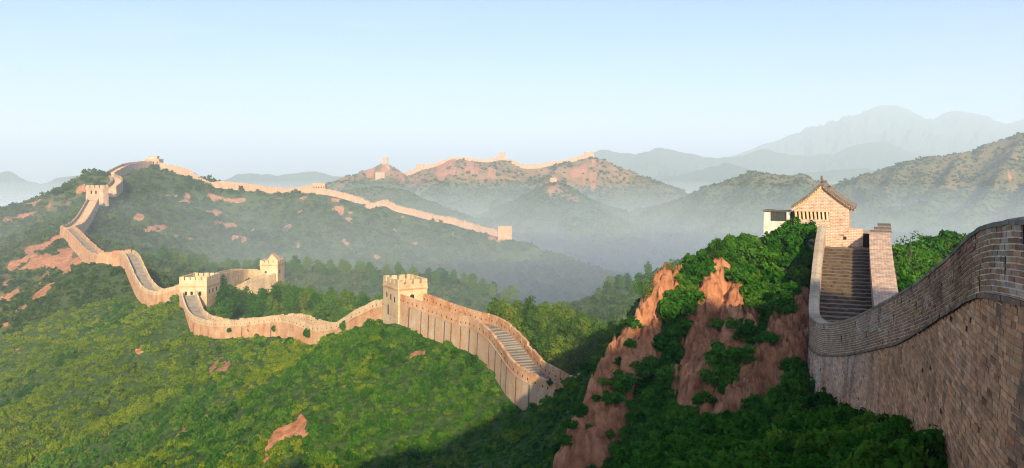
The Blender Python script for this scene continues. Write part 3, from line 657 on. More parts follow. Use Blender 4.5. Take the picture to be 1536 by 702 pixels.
def tower(label, corner, e1, e2, z0, zdeck, ztop, ops1=(), ops2=(), mer1=3, mer2=3, mats=('brick', 'brick', 'brick'), cat='tower', group='watchtowers along the wall', gap=0.5, low=0.9, band=True, batter=0.0, name='watchtower'):
    """corner: the corner nearest the camera; e1 runs from it to the right, e2 to the back left"""
    c = np.array(corner, float); e1 = np.array(e1, float); e2 = np.array(e2, float)
    L1, L2 = np.linalg.norm(e1), np.linalg.norm(e2); u1, u2 = e1 / L1, e2 / L2
    mid = c + (e1 + e2) / 2
    root = thing(name, label, cat, (mid[0], mid[1], z0), group)
    wb = MB()
    r1 = face_with_openings(wb, c, u1, L1, z0, zdeck, -u2, [p for p in ops1])
    q = c + e2
    r2 = face_with_openings(wb, q, -u2, L2, z0, zdeck, -u1, [p for p in ops2])
    face_with_openings(wb, c + e1, u2, L2, z0, zdeck, u1, []); face_with_openings(wb, c + e1 + e2, -u1, L1, z0, zdeck, u2, [])
    wall = wb.build('wall', M[mats[0]], root)
    for (p, r) in list(zip(ops1, r1)) + list(zip(ops2, r2)):
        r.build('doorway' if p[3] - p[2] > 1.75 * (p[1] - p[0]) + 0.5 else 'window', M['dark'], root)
    def ring(mb, o, i, za, zb):
        """a band round the tower, from o outside the wall face to i inside"""
        A = [c - u1 * o - u2 * o, c + e1 + u1 * o - u2 * o, c + e1 + e2 + u1 * o + u2 * o, c + e2 - u1 * o + u2 * o]
        B = [c + u1 * i + u2 * i, c + e1 - u1 * i + u2 * i, c + e1 + e2 - u1 * i - u2 * i, c + e2 + u1 * i - u2 * i]
        for k in range(4):
            a, b, d, e = A[k], A[(k + 1) % 4], B[(k + 1) % 4], B[k]
            mb.hexa([(*a, za), (*b, za), (*d, za), (*e, za), (*a, zb), (*b, zb), (*d, zb), (*e, zb)])
    if band:
        b = MB(); ring(b, 0.16, -0.003, zdeck - 0.25, zdeck - 0.003); b.build('cornice', M[mats[2]], root)
    d = MB(); i = 0.3; z = zdeck + 0.15
    d.quad((*(c + u1 * i + u2 * i), z), (*(c + e1 - u1 * i + u2 * i), z), (*(c + e1 + e2 - u1 * i - u2 * i), z), (*(c + e2 + u1 * i - u2 * i), z)); d.build('deck', M['paving'], root)
    tk = 0.5; b = MB(); ring(b, 0.05, tk, zdeck, zdeck + low); par = b.build('parapet', M[mats[1]], root)
    rr = random.Random(label)
    for (o, ud, L, inn, nm) in ((c, u1, L1, u2, mer1), (c + e2, -u2, L2, u1, mer2), (c + e1, u2, L2, -u1, mer2), (c + e1 + e2, -u1, L1, -u2, mer1)):
        if not nm: continue
        ml = (L - gap * (nm - 1)) / nm
        for k in range(nm):
            a = o + ud * (k * (ml + gap) + (tk + 0.004 if k == 0 else 0)); e = o + ud * (k * (ml + gap) + ml)
            zt = ztop + rr.uniform(-0.1, 0.05)
            lo_, hi_ = -0.046, tk - 0.004
            P4 = [a + inn * lo_, e + inn * lo_, e + inn * hi_, a + inn * hi_]
            m = MB(); m.hexa([(*p, zdeck + low - 0.03) for p in P4] + [(*p, zt) for p in P4]); m.build('merlon', M[mats[1]], par)
    return root

# ---- the middle distance: from the tower down to the red rocks
S_A = [4, 8.0, 10.2, 12.6, 15.2, 17.6, 20.4, 23.2, 26.0, 31.0, 34.0, 36.8, 39.2, 43.5, 47.5]
wall_stretch('long ribbed wall with stepped walkway running from the open topped tower to the red rocks', W(P_A), -1, 5.2, 1.75, 6.5, 0.5, None, (1.9, 0.32, 0.75), ('brick_grey', 'paving', 'brick'), loop=1.5, mer_parts=True, drains=S_A)
wall_stretch('sagging curved wall between the arched gatehouse and the open topped tower', W(P_B), -1, 5.0, 1.7, 5.6, 0.5, None, (1.9, 0.32, 0.75), ('brick', 'paving', 'brick_pale'), loop=2.2, mer_parts=True, drains=[22, 52, 66], rough=0.12)
# the stepped shoulders of the wall where it climbs to the tower
def T1():
    c = np.array(at(597, 440, 160)[:2]); a = R(29)
    e1 = np.array([math.cos(a), math.sin(a)]) * 6.3; e2 = np.array([-math.sin(a), math.cos(a)]) * 8.6
    z = lambda v: (HV - v) / F * 160
    o1 = [(2.55, 3.5, z(452), z(443), 1)]
    o2 = [(1.9, 2.5, z(452), z(443.5), 1), (4.2, 4.8, z(454), z(445), 1), (6.4, 7.0, z(456), z(447), 1), (2.6, 3.3, z(478), z(462), 1)]
    tower('square tower with open battlements standing at the middle of the picture', c, e1, e2, -33.5, z(434), z(420.5), o1, o2, 4, 4, ('brick_pale', 'brick_pale', 'brick'))
T1()
def T2():
    Y = 262; c = np.array(at(310, 440, Y)[:2]); z = lambda v: (HV - v) / F * Y
    px = lambda u: (u - 310) / F * Y + 8.9
    c0 = c - np.array([8.9, 0])
    o1 = [(px(277), px(280.6), z(443.5), z(437), 1), (px(285.6), px(289.4), z(446.5), z(437), 1), (px(298), px(302), z(443.5), z(437), 1)]
    # right face openings are on the side facing right: build with the corner at the right
    root = tower('wide gatehouse with arched openings where the wall turns', c0, (8.9, 0), (0, 12), -45, z(429.5), z(415.5), o1, (), 5, 6, ('brick_pale', 'brick_pale', 'brick'), gap=0.4, low=2.0, name='gatehouse', cat='gatehouse')
    rb = MB()
    for y0 in (1.8, 5.0, 8.2):
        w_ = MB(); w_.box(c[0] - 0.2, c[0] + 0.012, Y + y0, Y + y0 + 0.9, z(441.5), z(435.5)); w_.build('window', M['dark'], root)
T2()
def T3():
    Y = 302; z = lambda v: (HV - v) / F * Y; x0 = at(390, 0, Y)[0]; x1 = at(416.5, 0, Y)[0]
    o1 = [(1.7, 2.6, z(411), z(406.5), 1)]
    root = tower('pale tower crowned by a tiny gabled hut at the end of the spur', (x0, Y), (x1 - x0, 0), (0, 9), -44, z(397.5), z(390.5), o1, (), 4, 4, ('brick_pale', 'brick_pale', 'brick'), gap=0.35)
    w_ = MB(); w_.box(x1 - 0.2, x1 + 0.012, Y + 2.2, Y + 3.4, z(411), z(406)); w_.build('window', M['dark'], root)
    hx0, hx1 = at(399.5, 0, Y + 2.5)[0], at(416.5, 0, Y + 2.5)[0]; ze, za, zb = z(391), z(381.5), z(397.5)
    h = thing('roof_hut', 'tiny gabled hut on the roof of the spur tower', 'hut', ((hx0 + hx1) / 2, Y + 4.5, zb))
    b = MB(); xm = (hx0 + hx1) / 2; ya, yb = Y + 2.5, Y + 6.5
    b.box(hx0 + 0.25, hx1 - 0.25, ya, yb, zb, ze); b.tri((hx0 + 0.25, ya, ze), (hx1 - 0.25, ya, ze), (xm, ya, za - 0.2)); b.tri((hx1 - 0.25, yb, ze), (hx0 + 0.25, yb, ze), (xm, yb, za - 0.2)); b.build('wall', M['brick_pale'], h)
    r = MB()
    for s in (-1, 1):
        xe = hx0 - 0.15 if s < 0 else hx1 + 0.15
        p = [(xe, ya - 0.3, ze - 0.15), (xe, yb + 0.3, ze - 0.15), (xm, yb + 0.3, za - 0.12), (xm, ya - 0.3, za - 0.12)]
        if s > 0: p = [p[1], p[0], p[3], p[2]]
        r.hexa(p + [(q[0], q[1], q[2] + 0.2) for q in p])
    r.build('roof', M['brick'], h)
T3()
wall_stretch('plain wall face rising from the gatehouse to the hut crowned tower', W([(327, 412, 274), (341, 409, 284), (355, 406, 294), (367, 403.5, 302), (379, 404.5, 306), (392, 406, 308)]), -1, 4.5, 1.5, 6.5, 0.8, None, None, ('brick_pale', 'paving', 'brick_pale'), loop=3, drains=[9, 21])
wall_stretch('ramp wall sloping down in front of the hut crowned tower', W([(342, 438, 279), (355, 433, 283), (371, 427.5, 287), (385, 421, 291), (398, 415, 296), (413, 409.5, 301)]), -1, 4.2, 1.3, 5.0, 0.8, None, None, ('brick_pale', 'paving', 'brick_pale'), rough=0.12)
# ---- up the left ridge
wall_stretch('winding wall with high merlons climbing left from the gatehouse', W(P_D), 1, 5.2, 1.7, 4.6, 0.8, (1.6, 0.5, 0.6), (1.9, 0.5, 0.8), ('brick', 'paving', 'brick_pale'), rough=0.15)
wall_stretch('ruined wall running up beside the bare orange slope', W(P_D2), 1, 5.5, 1.8, 5.0, 1.0, (2.2, 0.6, 0.7), (1.9, 0.6, 0.9), ('brick', 'paving', 'brick'), rough=0.25)
wall_stretch('narrow straight flight of wall leading up to the ruined tower', W(P_D3), 1, 7.0, 1.4, 4.5, 1.4, None, (2.2, 0.7, 0.7), ('brick_grey', 'brick_grey', 'brick'), rough=0.2)
wall_stretch('zigzag wall between the ruined tower and the summit tower', W(P_D4), 1, 7.5, 2.0, 6.0, 2.5, None, (3, 1, 0.9), ('brick_distant', 'brick_grey', 'brick_distant'), rough=0.3)
def T4():
    Y = 556; z = lambda v: (HV - v) / F * Y; c = np.array(at(155, 0, Y)[:2]); a = R(-12)
    e1 = np.array([math.cos(R(62)), math.sin(R(62))]) * 4; e2 = np.array([-1.0, 0.12]) * 13
    ops2 = [(3.6, 4.8, z(291), z(286), 0), (7.0, 8.2, z(291), z(286), 0)]
    tower('ruined tower with broken top on the left ridge', c, e1, e2, -22, z(283.5), z(278), (), ops2, 2, 4, ('brick_distant', 'brick_distant', 'brick_distant'), gap=1.0, low=0.6)
T4()
def far_tower(label, u0, u1, v0, vd, v1, Y, depth=0.7, nw=0, mats='brick_distant', turn=0.0, mer=4):
    z = lambda v: (HV - v) / F * Y; a = at(u0, 0, Y)[0]; b = at(u1, 0, Y)[0]; L = b - a
    ops = [(L * (k + 0.5) / nw - L * 0.045, L * (k + 0.5) / nw + L * 0.045, z(vd + (v1 - vd) * 0.42), z(vd + (v1 - vd) * 0.16), 1) for k in range(nw)]
    e1 = np.array([math.cos(turn), math.sin(turn)]) * L; e2 = np.array([-math.sin(turn), math.cos(turn)]) * L * depth
    return tower(label, (a, Y), e1, e2, z(v1) - 3, z(vd), z(v0), ops, (), mer, mer, (mats,) * 3, gap=L * 0.06, low=(z(v0) - z(vd)) * 0.5)
r5 = far_tower('summit tower with an upper storey on the highest green hill', 217, 238.5, 238, 240.5, 250, 802, nw=4)
def T5():
    Y = 806; z = lambda v: (HV - v) / F * Y; a, b = at(221, 0, Y)[0], at(234, 0, Y)[0]
    w_ = MB(); w_.box(a, b, Y + 1.5, Y + 7, z(241), z(235.2)); w_.build('upper_storey', M['brick_pale'], r5)
    q = MB(); q.box(a - 0.6, b + 0.6, Y + 1, Y + 7.5, z(235.2) + 0.004, z(234)); q.build('roof', M['brick_grey'], r5)
T5()
wall_stretch('wall dropping right from the summit tower along the ridge top', W(P_E1), -1, 6.5, 2.2, 5.2, 2.0, None, (2.6, 0.9, 1.0), ('brick_distant', 'brick_grey', 'brick_distant'), rough=0.35, step=0)
far_tower('tower with a row of small windows midway along the ridge', 469, 487.5, 274.5, 278, 288, 764, nw=5)
wall_stretch('crumbling ridge wall descending to the lone square tower', W(P_E2), -1, 6.0, 2.0, 3.6, 2.0, None, (2.4, 1.0, 1.0), ('brick_distant', 'brick_grey', 'brick_distant'), rough=0.5, step=0)
far_tower('lone square tower at the low end of the ridge wall', 747, 767.5, 339.5, 342.5, 356, 700, nw=0, mats='brick', mer=5)
# ---- the far ridges
wall_stretch('far sunlit wall between the first two towers of the far ridge', W(P_F), -1, 7, 2.5, 5.5, 6, None, None, ('brick_distant',) * 3, rough=0.6, step=0, group='walls on the far ridge')
wall_stretch('far sunlit wall dipping to the last tower of the far ridge', W(P_F2), -1, 7, 2.5, 5.5, 6, None, None, ('brick_distant',) * 3, rough=0.6, step=0, group='walls on the far ridge')
wall_stretch('steep far wall down the side of the cone shaped peak', W(P_G), 1, 5, 2, 4.5, 4, None, None, ('brick_distant',) * 3, rough=0.5, step=0, group='walls on the far ridge')
far_tower('slim tower on top of the cone shaped peak', 573.5, 581.5, 236, 237.6, 244.5, 1438, mats='brick_distant', mer=3)
far_tower('pale tower low on the cone shaped peak, half in mist', 563, 577, 258.5, 260.5, 271, 1405, mats='brick_distant', mer=3)
far_tower('low tower at the left end of the far ridge wall', 624, 636, 246, 248, 254, 1488, mats='brick_distant')
far_tower('tower on the crest of the far ridge between two walls', 748, 758, 228, 230, 238, 1496, mats='brick_distant')
far_tower('last tower at the right end of the far ridge wall', 878, 891, 227, 229, 236, 1488, mats='brick_distant')
far_tower('small tower on the orange pointed hill in the mist', 825, 835, 267, 269, 275.5, 1156, mats='brick_distant', mer=3)
# ------------------------------------------------------------------ the near wall, brick by brick
def mat_near_brick():
    m, n, o = new_mat('near_brick'); t = NT(n); P = t.pos()
    c = t.attr('tint').outputs['Color']
    s = t.ramp(t.noise(P, 7.0, 7, 0.72), [(0.28, (0.55, 0.52, 0.50)), (0.5, (1, 1, 1)), (0.75, (1.35, 1.3, 1.22))])
    st = t.ramp(t.noise(P, 0.5, 5, 0.6), [(0.3, (0.62, 0.60, 0.60)), (0.55, (1.0, 1.0, 1.0)), (0.8, (1.15, 1.1, 1.05))])
    c = t.mix(1.0, t.mix(1.0, c, s, 'MULTIPLY'), st, 'MULTIPLY')
    t.surf(o, c, 0.9, t.bump(t.noise(P, 16.0, 6, 0.7), 0.02, 0.8)); return m
M['near_brick'] = mat_near_brick()
M['coping'] = mat_plain('lichen_coping', (0.20, 0.20, 0.155), (0.40, 0.38, 0.30), 3.5, 0.85, 0.03)
M['plaster'] = mat_plain('white_plaster', (0.42, 0.38, 0.31), (0.62, 0.57, 0.48), 1.6, 0.8, 0.02)
M['lattice'] = mat_plain('dark_lattice', (0.035, 0.045, 0.04), (0.07, 0.08, 0.07), 5)
M['tile'] = mat_plain('grey_roof_tile', (0.09, 0.075, 0.06), (0.19, 0.16, 0.125), 3.0)
def mat_gable():
    m, n, o = new_mat('house_brick'); t = NT(n); P = t.pos()
    br = t.node('ShaderNodeTexBrick'); t.link(t.node('ShaderNodeUVMap').outputs[0], br.inputs['Vector'])
    br.inputs['Color1'].default_value = (0.36, 0.225, 0.15, 1); br.inputs['Color2'].default_value = (0.48, 0.315, 0.215, 1); br.inputs['Mortar'].default_value = (0.66, 0.56, 0.44, 1)
    br.inputs['Scale'].default_value = 1.0; br.inputs['Brick Width'].default_value = 0.46; br.inputs['Row Height'].default_value = 0.15; br.inputs['Mortar Size'].default_value = 0.02; br.inputs['Mortar Smooth'].default_value = 0.2
    s = t.ramp(t.noise(P, 2.2, 7, 0.68), [(0.3, (0.5, 0.46, 0.43)), (0.5, (0.88, 0.86, 0.85)), (0.7, (1.1, 1.06, 1.0))])
    t.surf(o, t.mix(1.0, br.outputs[0], s, 'MULTIPLY'), 0.9, t.bump(br.outputs[1], 0.02, -0.6)); return m
M['house_brick'] = mat_gable()

NW = [(7.6, -9, -0.25), (7.7, -3, -0.45), (7.9, 3, -0.55), (8.25, 7.5, -0.65), (8.7, 11, -0.73)] + W([(1536, 327, 14.5), (1505, 329.5, 15.8), (1481, 334, 17), (1456, 349, 18.6), (1421, 384, 21.5), (1371, 424, 27), (1321, 454, 34.5), (1281, 474.5, 41.5), (1250, 483, 46.5),
        (1231, 483.5, 50.3), (1219, 477, 53.2), (1214, 466, 55.5), (1215, 440, 59), (1218, 408, 63.5), (1221.5, 376, 68), (1225, 352, 71.5), (1228, 337.5, 74)])
NX = spline(NW, 0.2); NT_, NN, NS = frame2d(NX)          # NN: right of travel, towards the walkway
def nwp(s):
    i = np.clip(np.searchsorted(NS, s) - 1, 0, len(NS) - 2); f = (s - NS[i]) / (NS[i + 1] - NS[i])
    X = NX[i] * (1 - f) + NX[i + 1] * f; N = NN[i] * (1 - f) + NN[i + 1] * f
    return X, N / np.linalg.norm(N)
def par_h(X): return float(np.interp(X[1], [14, 22, 31, 48, 54, 60], [1.5, 1.5, 1.9, 1.9, 2.2, 2.0]))
s_bend = float(NS[np.argmin(np.abs(NX[:, 1] - 55.8))])      # the stairs begin here
S_END = float(NS[-1])

class Tinted:
    def __init__(s): s.v = []; s.f = []; s.c = []
    def quad(s, a, b, c, d, col): k = len(s.v); s.v += [a, b, c, d]; s.f.append((k, k + 1, k + 2, k + 3)); s.c.append((*col, 1))
    def brick(s, front, nrm, depth, col, side):
        back = [(p[0] + nrm[0] * depth, p[1] + nrm[1] * depth, p[2]) for p in front]
        s.quad(*front, col)
        for i in range(4):
            j = (i + 1) % 4; s.quad(front[j], front[i], back[i], back[j], side)
    def build(s, name, mat, parent):
        me = numpy_mesh(name, np.array(s.v, np.float32) - np.array(parent['_o'], np.float32), np.array(s.f), mat, False, None, {'tint': np.array(s.c)})
        o = bpy.data.objects.new(name, me); C.collection.objects.link(o); o.parent = parent; o['_o'] = parent['_o']; return o

rb = random.Random(11)
def wall_pt(s, z, out):
    X, N = nwp(s); return (X[0] - N[0] * out, X[1] - N[1] * out, z)
org = (11.5, 22.0, -7.5)
near = thing('brick_wall', 'huge near brick wall with loopholes sweeping in from the right edge', 'wall', org, 'stretches of the long brick wall')

# loopholes seen in the parapet, as pixels
def near_s(u, v, back=0.0):
    """arc length of the parapet point seen at column u, and how far under its top row v is"""
    uu = CU + NX[:, 0] / NX[:, 1] * F
    k = np.nonzero((NX[:, 1] > 5) & (NX[:, 1] < 56))[0]
    i = k[np.argmin(np.abs(uu[k] - u))]
    return float(NS[i]), float(NX[i][2] - (HV - v) / F * NX[i][1])
HOLES = []
for (u, v, w_, h) in [(1463.5, 363, 0.15, 0.30), (1509, 401, 0.16, 0.30), (1394, 414, 0.14, 0.33), (1430.5, 414, 0.14, 0.32), (1468, 424, 0.17, 0.34), (1352, 453.5, 0.16, 0.32), (1375, 457.5, 0.16, 0.34), (1402.5, 466, 0.14, 0.3), (1324, 514, 0.22, 0.28),
                      (1300, 502, 0.2, 0.33), (1283, 487, 0.2, 0.35), (1262, 508, 0.2, 0.3), (1318, 480, 0.18, 0.35), (1340, 476, 0.17, 0.3), (1533, 352, 0.15, 0.3)]:
    s, q = near_s(u, v); HOLES.append((s - w_ / 2, s + w_ / 2, q - h / 2, q + h / 2))

def lerp3(a, b, t): return tuple(p + (q - p) * t for p, q in zip(a, b))
MORT = (0.80, 0.69, 0.54)
def parapet_tint(s, q, X):
    g = vnoise(np.array([s / 3.1]), np.array([q / 0.8]), 2)[0]
    base = lerp3((0.26, 0.15, 0.085), (0.46, 0.255, 0.14), rb.random())
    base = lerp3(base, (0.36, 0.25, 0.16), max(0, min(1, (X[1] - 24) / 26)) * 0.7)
    if g > 0.45 and rb.random() < 0.6: base = lerp3(base, (0.50, 0.43, 0.35), 0.55)
    k = rb.uniform(0.75, 1.25); return tuple(k * c for c in base)
def wall_tint(s, z, X):
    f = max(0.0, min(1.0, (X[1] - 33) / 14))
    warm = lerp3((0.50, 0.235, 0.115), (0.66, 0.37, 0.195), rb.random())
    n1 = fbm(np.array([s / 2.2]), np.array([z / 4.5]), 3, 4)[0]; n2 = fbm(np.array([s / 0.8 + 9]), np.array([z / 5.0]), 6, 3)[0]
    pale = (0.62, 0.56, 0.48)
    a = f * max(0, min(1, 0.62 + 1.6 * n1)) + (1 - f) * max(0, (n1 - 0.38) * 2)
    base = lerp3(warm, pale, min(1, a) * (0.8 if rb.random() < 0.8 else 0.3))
    if n2 > 0.2: base = lerp3(base, (0.13, 0.105, 0.085), min(0.75, (n2 - 0.2) * 2.2))
    k = rb.uniform(0.8, 1.2)
    if rb.random() < 0.05: k *= 0.6
    return tuple(k * c for c in base)

S0 = 0.0
tb = Tinted()
CH = 0.121; JO = 0.027
def cell(tb, sa, sb, top_a, top_b, qa, qb, out, tint, side, jit=0.006, prot=None):
    """one brick of a course that follows the parapet, with the mortar round it"""
    def p(s, top, q, o_): return wall_pt(s, top - q, o_)
    tb.quad(p(sa, top_a, qb, out), p(sb, top_b, qb, out), p(sb, top_b, qa, out), p(sa, top_a, qa, out), tuple(c * rb.uniform(0.8, 1.15) for c in MORT))
    if tint is None or sb - sa < 2.2 * JO: return
    o_ = out + (rb.uniform(0.008, 0.022) if prot is None else prot); f = (sb - sa - JO) / (sb - sa); f0 = 0.5 * (1 - f); L = sb - sa
    j = lambda: rb.uniform(-jit, jit)
    A, B = sa + L * f0, sb - L * f0; ta = top_a + (top_b - top_a) * f0; tb_ = top_b + (top_a - top_b) * f0
    fr = [p(A + j(), ta, qb - JO / 2 + j(), o_), p(B + j(), tb_, qb - JO / 2 + j(), o_), p(B + j(), tb_, qa + JO / 2 + j(), o_ + j()), p(A + j(), ta, qa + JO / 2 + j(), o_ + j())]
    _, N = nwp(A); tb.brick(fr, N, o_ - out + 0.004, tint, tuple(c * 0.8 for c in tint))
def hole_box(tb, sa, sb, qa, qb, out, deep=0.5):
    X, _ = nwp((sa + sb) / 2); t = X[2]
    a = [wall_pt(sa, t - qb, out), wall_pt(sb, t - qb, out), wall_pt(sb, t - qa, out), wall_pt(sa, t - qa, out)]
    b = [wall_pt(sa, t - qb, out - deep), wall_pt(sb, t - qb, out - deep), wall_pt(sb, t - qa, out - deep), wall_pt(sa, t - qa, out - deep)]
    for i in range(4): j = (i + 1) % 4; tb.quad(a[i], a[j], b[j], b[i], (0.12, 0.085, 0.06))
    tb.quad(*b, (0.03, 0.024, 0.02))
ncmax = 24
for c in range(ncmax):
    s = S0 + (0.23 if c % 2 else 0.0) + rb.uniform(-0.03, 0.03)
    while s < S_END - 0.3:
        L = 0.21 if rb.random() < 0.2 else 0.42
        sa, sb = s, min(s + L * rb.uniform(0.94, 1.05), S_END); s = sb
        Xa, _ = nwp(sa); Xb, _ = nwp(sb); ph = par_h(Xa)
        qa = 0.12 + c * CH; qb = qa + CH
        if qa > ph - 0.02: continue
        qb = min(qb, ph)
        cut = [h for h in HOLES if h[0] < sb and h[1] > sa and h[2] < qb - 0.04 and h[3] > qa + 0.04]
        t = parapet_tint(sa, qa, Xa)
        if cut:
            h = cut[0]
            for (x, y) in ((sa, h[0]), (h[1], sb)):
                if y - x > 0.015:
                    za = Xa[2] + (Xb[2] - Xa[2]) * (x - sa) / (sb - sa); zb = Xa[2] + (Xb[2] - Xa[2]) * (y - sa) / (sb - sa)
                    cell(tb, x, y, za, zb, qa, qb, 0.0, t, None)
        else: cell(tb, sa, sb, Xa[2], Xb[2], qa, qb, 0.0, t, None)
par_ob = tb.build('parapet', M['near_brick'], near)
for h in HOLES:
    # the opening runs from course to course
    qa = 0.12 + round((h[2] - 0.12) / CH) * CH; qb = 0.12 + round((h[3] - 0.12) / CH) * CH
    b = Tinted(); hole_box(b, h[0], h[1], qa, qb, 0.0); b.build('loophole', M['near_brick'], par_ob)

# the projecting course under the parapet and the great face below it, laid level
tb = Tinted(); s = S0
while s < S_END - 0.3:
    sa, sb = s, min(s + 0.4 * rb.uniform(0.9, 1.1), S_END); s = sb
    Xa, _ = nwp(sa); Xb, _ = nwp(sb); ha, hb = par_h(Xa), par_h(Xb); o_ = 0.085 + rb.uniform(-0.015, 0.015)
    f = [wall_pt(sa + 0.006, Xa[2] - ha - 0.10, o_), wall_pt(sb - 0.006, Xb[2] - hb - 0.10, o_), wall_pt(sb - 0.006, Xb[2] - hb, o_), wall_pt(sa + 0.006, Xa[2] - ha, o_)]
    k = rb.uniform(0.7, 1.15); tb.brick(f, nwp(sa)[1], 0.12, (0.27 * k, 0.185 * k, 0.125 * k), (0.2 * k, 0.14 * k, 0.1 * k))
tb.build('string_course', M['near_brick'], near)

tb = Tinted(); BATTER = 0.055
zlow = -20.5; CH2 = 0.138
def face_out(s, z, X): return (X[2] - par_h(X) - z) * BATTER - 0.0
for c in range(int((-0.9 - zlow) / CH2)):
    z1 = -1.9 - c * CH2; z0 = z1 - CH2
    s = S0 + (0.2 if c % 2 else 0) + rb.uniform(-0.05, 0.05)
    while s < S_END - 0.3:
        L = 0.21 if rb.random() < 0.25 else 0.41
        sa, sb = s, min(s + L * rb.uniform(0.93, 1.06), S_END); s = sb
        X, N = nwp(sa); Xb, _ = nwp(sb); st = min(X[2] - par_h(X), Xb[2] - par_h(Xb)) - 0.09
        if z0 > max(X[2] - par_h(X), Xb[2] - par_h(Xb)) - 0.09: continue
        zt = min(z1, st + 0.05)
        if zt - z0 < 0.03: continue
        foot = -5.5 if X[1] < 10 else float(np.interp(X[1], [10, 20, 38, 54, 60, 74], [-6.4, -8.6, -13.6, -17.0, -16, -10])) - 1.6
        if zt < foot: continue
        missing = rb.random() < (0.005 if X[1] < 40 else 0.012)
        def p(s_, z, o_): return wall_pt(s_, z, face_out(s_, z, X) + o_)
        if missing:
            a = [p(sa, z0, 0), p(sb, z0, 0), p(sb, zt, 0), p(sa, zt, 0)]; b = [p(sa, z0, -0.14), p(sb, z0, -0.14), p(sb, zt, -0.14), p(sa, zt, -0.14)]
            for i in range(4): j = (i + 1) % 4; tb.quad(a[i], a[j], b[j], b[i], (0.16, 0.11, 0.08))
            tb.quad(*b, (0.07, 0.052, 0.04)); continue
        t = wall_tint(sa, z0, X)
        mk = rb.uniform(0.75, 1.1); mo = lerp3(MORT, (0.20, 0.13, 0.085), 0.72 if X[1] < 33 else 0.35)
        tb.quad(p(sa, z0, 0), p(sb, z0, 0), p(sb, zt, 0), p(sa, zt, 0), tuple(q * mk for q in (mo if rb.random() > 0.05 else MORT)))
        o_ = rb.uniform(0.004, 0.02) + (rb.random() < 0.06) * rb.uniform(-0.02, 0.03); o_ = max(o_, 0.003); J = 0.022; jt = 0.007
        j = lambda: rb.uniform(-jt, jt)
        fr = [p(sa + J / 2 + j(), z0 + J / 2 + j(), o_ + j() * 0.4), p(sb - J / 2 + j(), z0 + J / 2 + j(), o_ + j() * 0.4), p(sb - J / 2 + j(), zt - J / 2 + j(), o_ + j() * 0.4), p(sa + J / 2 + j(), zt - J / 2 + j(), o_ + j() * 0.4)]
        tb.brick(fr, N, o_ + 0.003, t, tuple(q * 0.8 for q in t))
tb.build('wall_face', M['near_brick'], near)

# coping slabs, the inner side of the parapet, the walkway and the low inner parapet
TKN = 0.62; WID = 4.3
cp = Tinted(); s = S0
while s < S_END - 0.3:
    sa, sb = s, min(s + rb.uniform(0.42, 0.5), S_END); s = sb
    Xa, _ = nwp(sa); Xb, _ = nwp(sb); j = rb.uniform(-0.012, 0.012); g = 0.008
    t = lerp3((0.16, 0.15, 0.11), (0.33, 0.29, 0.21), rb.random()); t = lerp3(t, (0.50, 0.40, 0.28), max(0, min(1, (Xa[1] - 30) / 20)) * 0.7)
    def P(s_, X, o_, dz): return wall_pt(s_, X[2] + dz + j, o_)
    a = [P(sa + g, Xa, 0.035, -0.125), P(sb - g, Xb, 0.035, -0.125), P(sb - g, Xb, 0.035, -0.03), P(sa + g, Xa, 0.035, -0.03)]
    b = [P(sa + g, Xa, -TKN / 2, 0.04), P(sb - g, Xb, -TKN / 2, 0.04)]; c_ = [P(sa + g, Xa, -TKN - 0.03, -0.03), P(sb - g, Xb, -TKN - 0.03, -0.03)]; d = [P(sa + g, Xa, -TKN - 0.03, -0.125), P(sb - g, Xb, -TKN - 0.03, -0.125)]
    cp.quad(*a, t); cp.quad(a[3], a[2], b[1], b[0], t); cp.quad(b[0], b[1], c_[1], c_[0], t); cp.quad(c_[0], c_[1], d[1], d[0], t)
    cp.quad(d[0], d[1], a[1], a[0], t); cp.quad(a[0], a[3], b[0], c_[0], t); cp.quad(d[0], a[0], c_[0], d[0], t); cp.quad(a[1], a[2], b[1], c_[1], t)
cp.build('coping', M['near_brick'], par_ob)
ii = [i for i in range(0, len(NX), 2)]
def row(d, dz, ids, useh=True): return [o3(NX[i], NN[i], d, NX[i][2] + dz - (par_h(NX[i]) if useh else 0)) for i in ids]
i1 = [i for i in ii if NS[i] <= s_bend]
inn = MB(); strip(inn, row(TKN, 0.0, i1), row(TKN, -0.12, i1, False), [NS[i] for i in i1]); inn.build('parapet_inner_face', M['house_brick'], near)
wk = MB(); strip(wk, row(TKN, 0.0, i1), row(WID - 0.5, 0.0, i1), [NS[i] for i in i1]); wk.build('walkway', M['paving'], near)
ip = MB(); A = [row(WID - 0.5, 0, i1), row(WID - 0.5, 0.85, i1), row(WID, 0.85, i1), row(WID, -6.5, i1)]
for a, b in zip(A[:-1], A[1:]): strip(ip, a, b, [NS[i] for i in i1])
ip.build('inner_parapet', M['house_brick'], near)

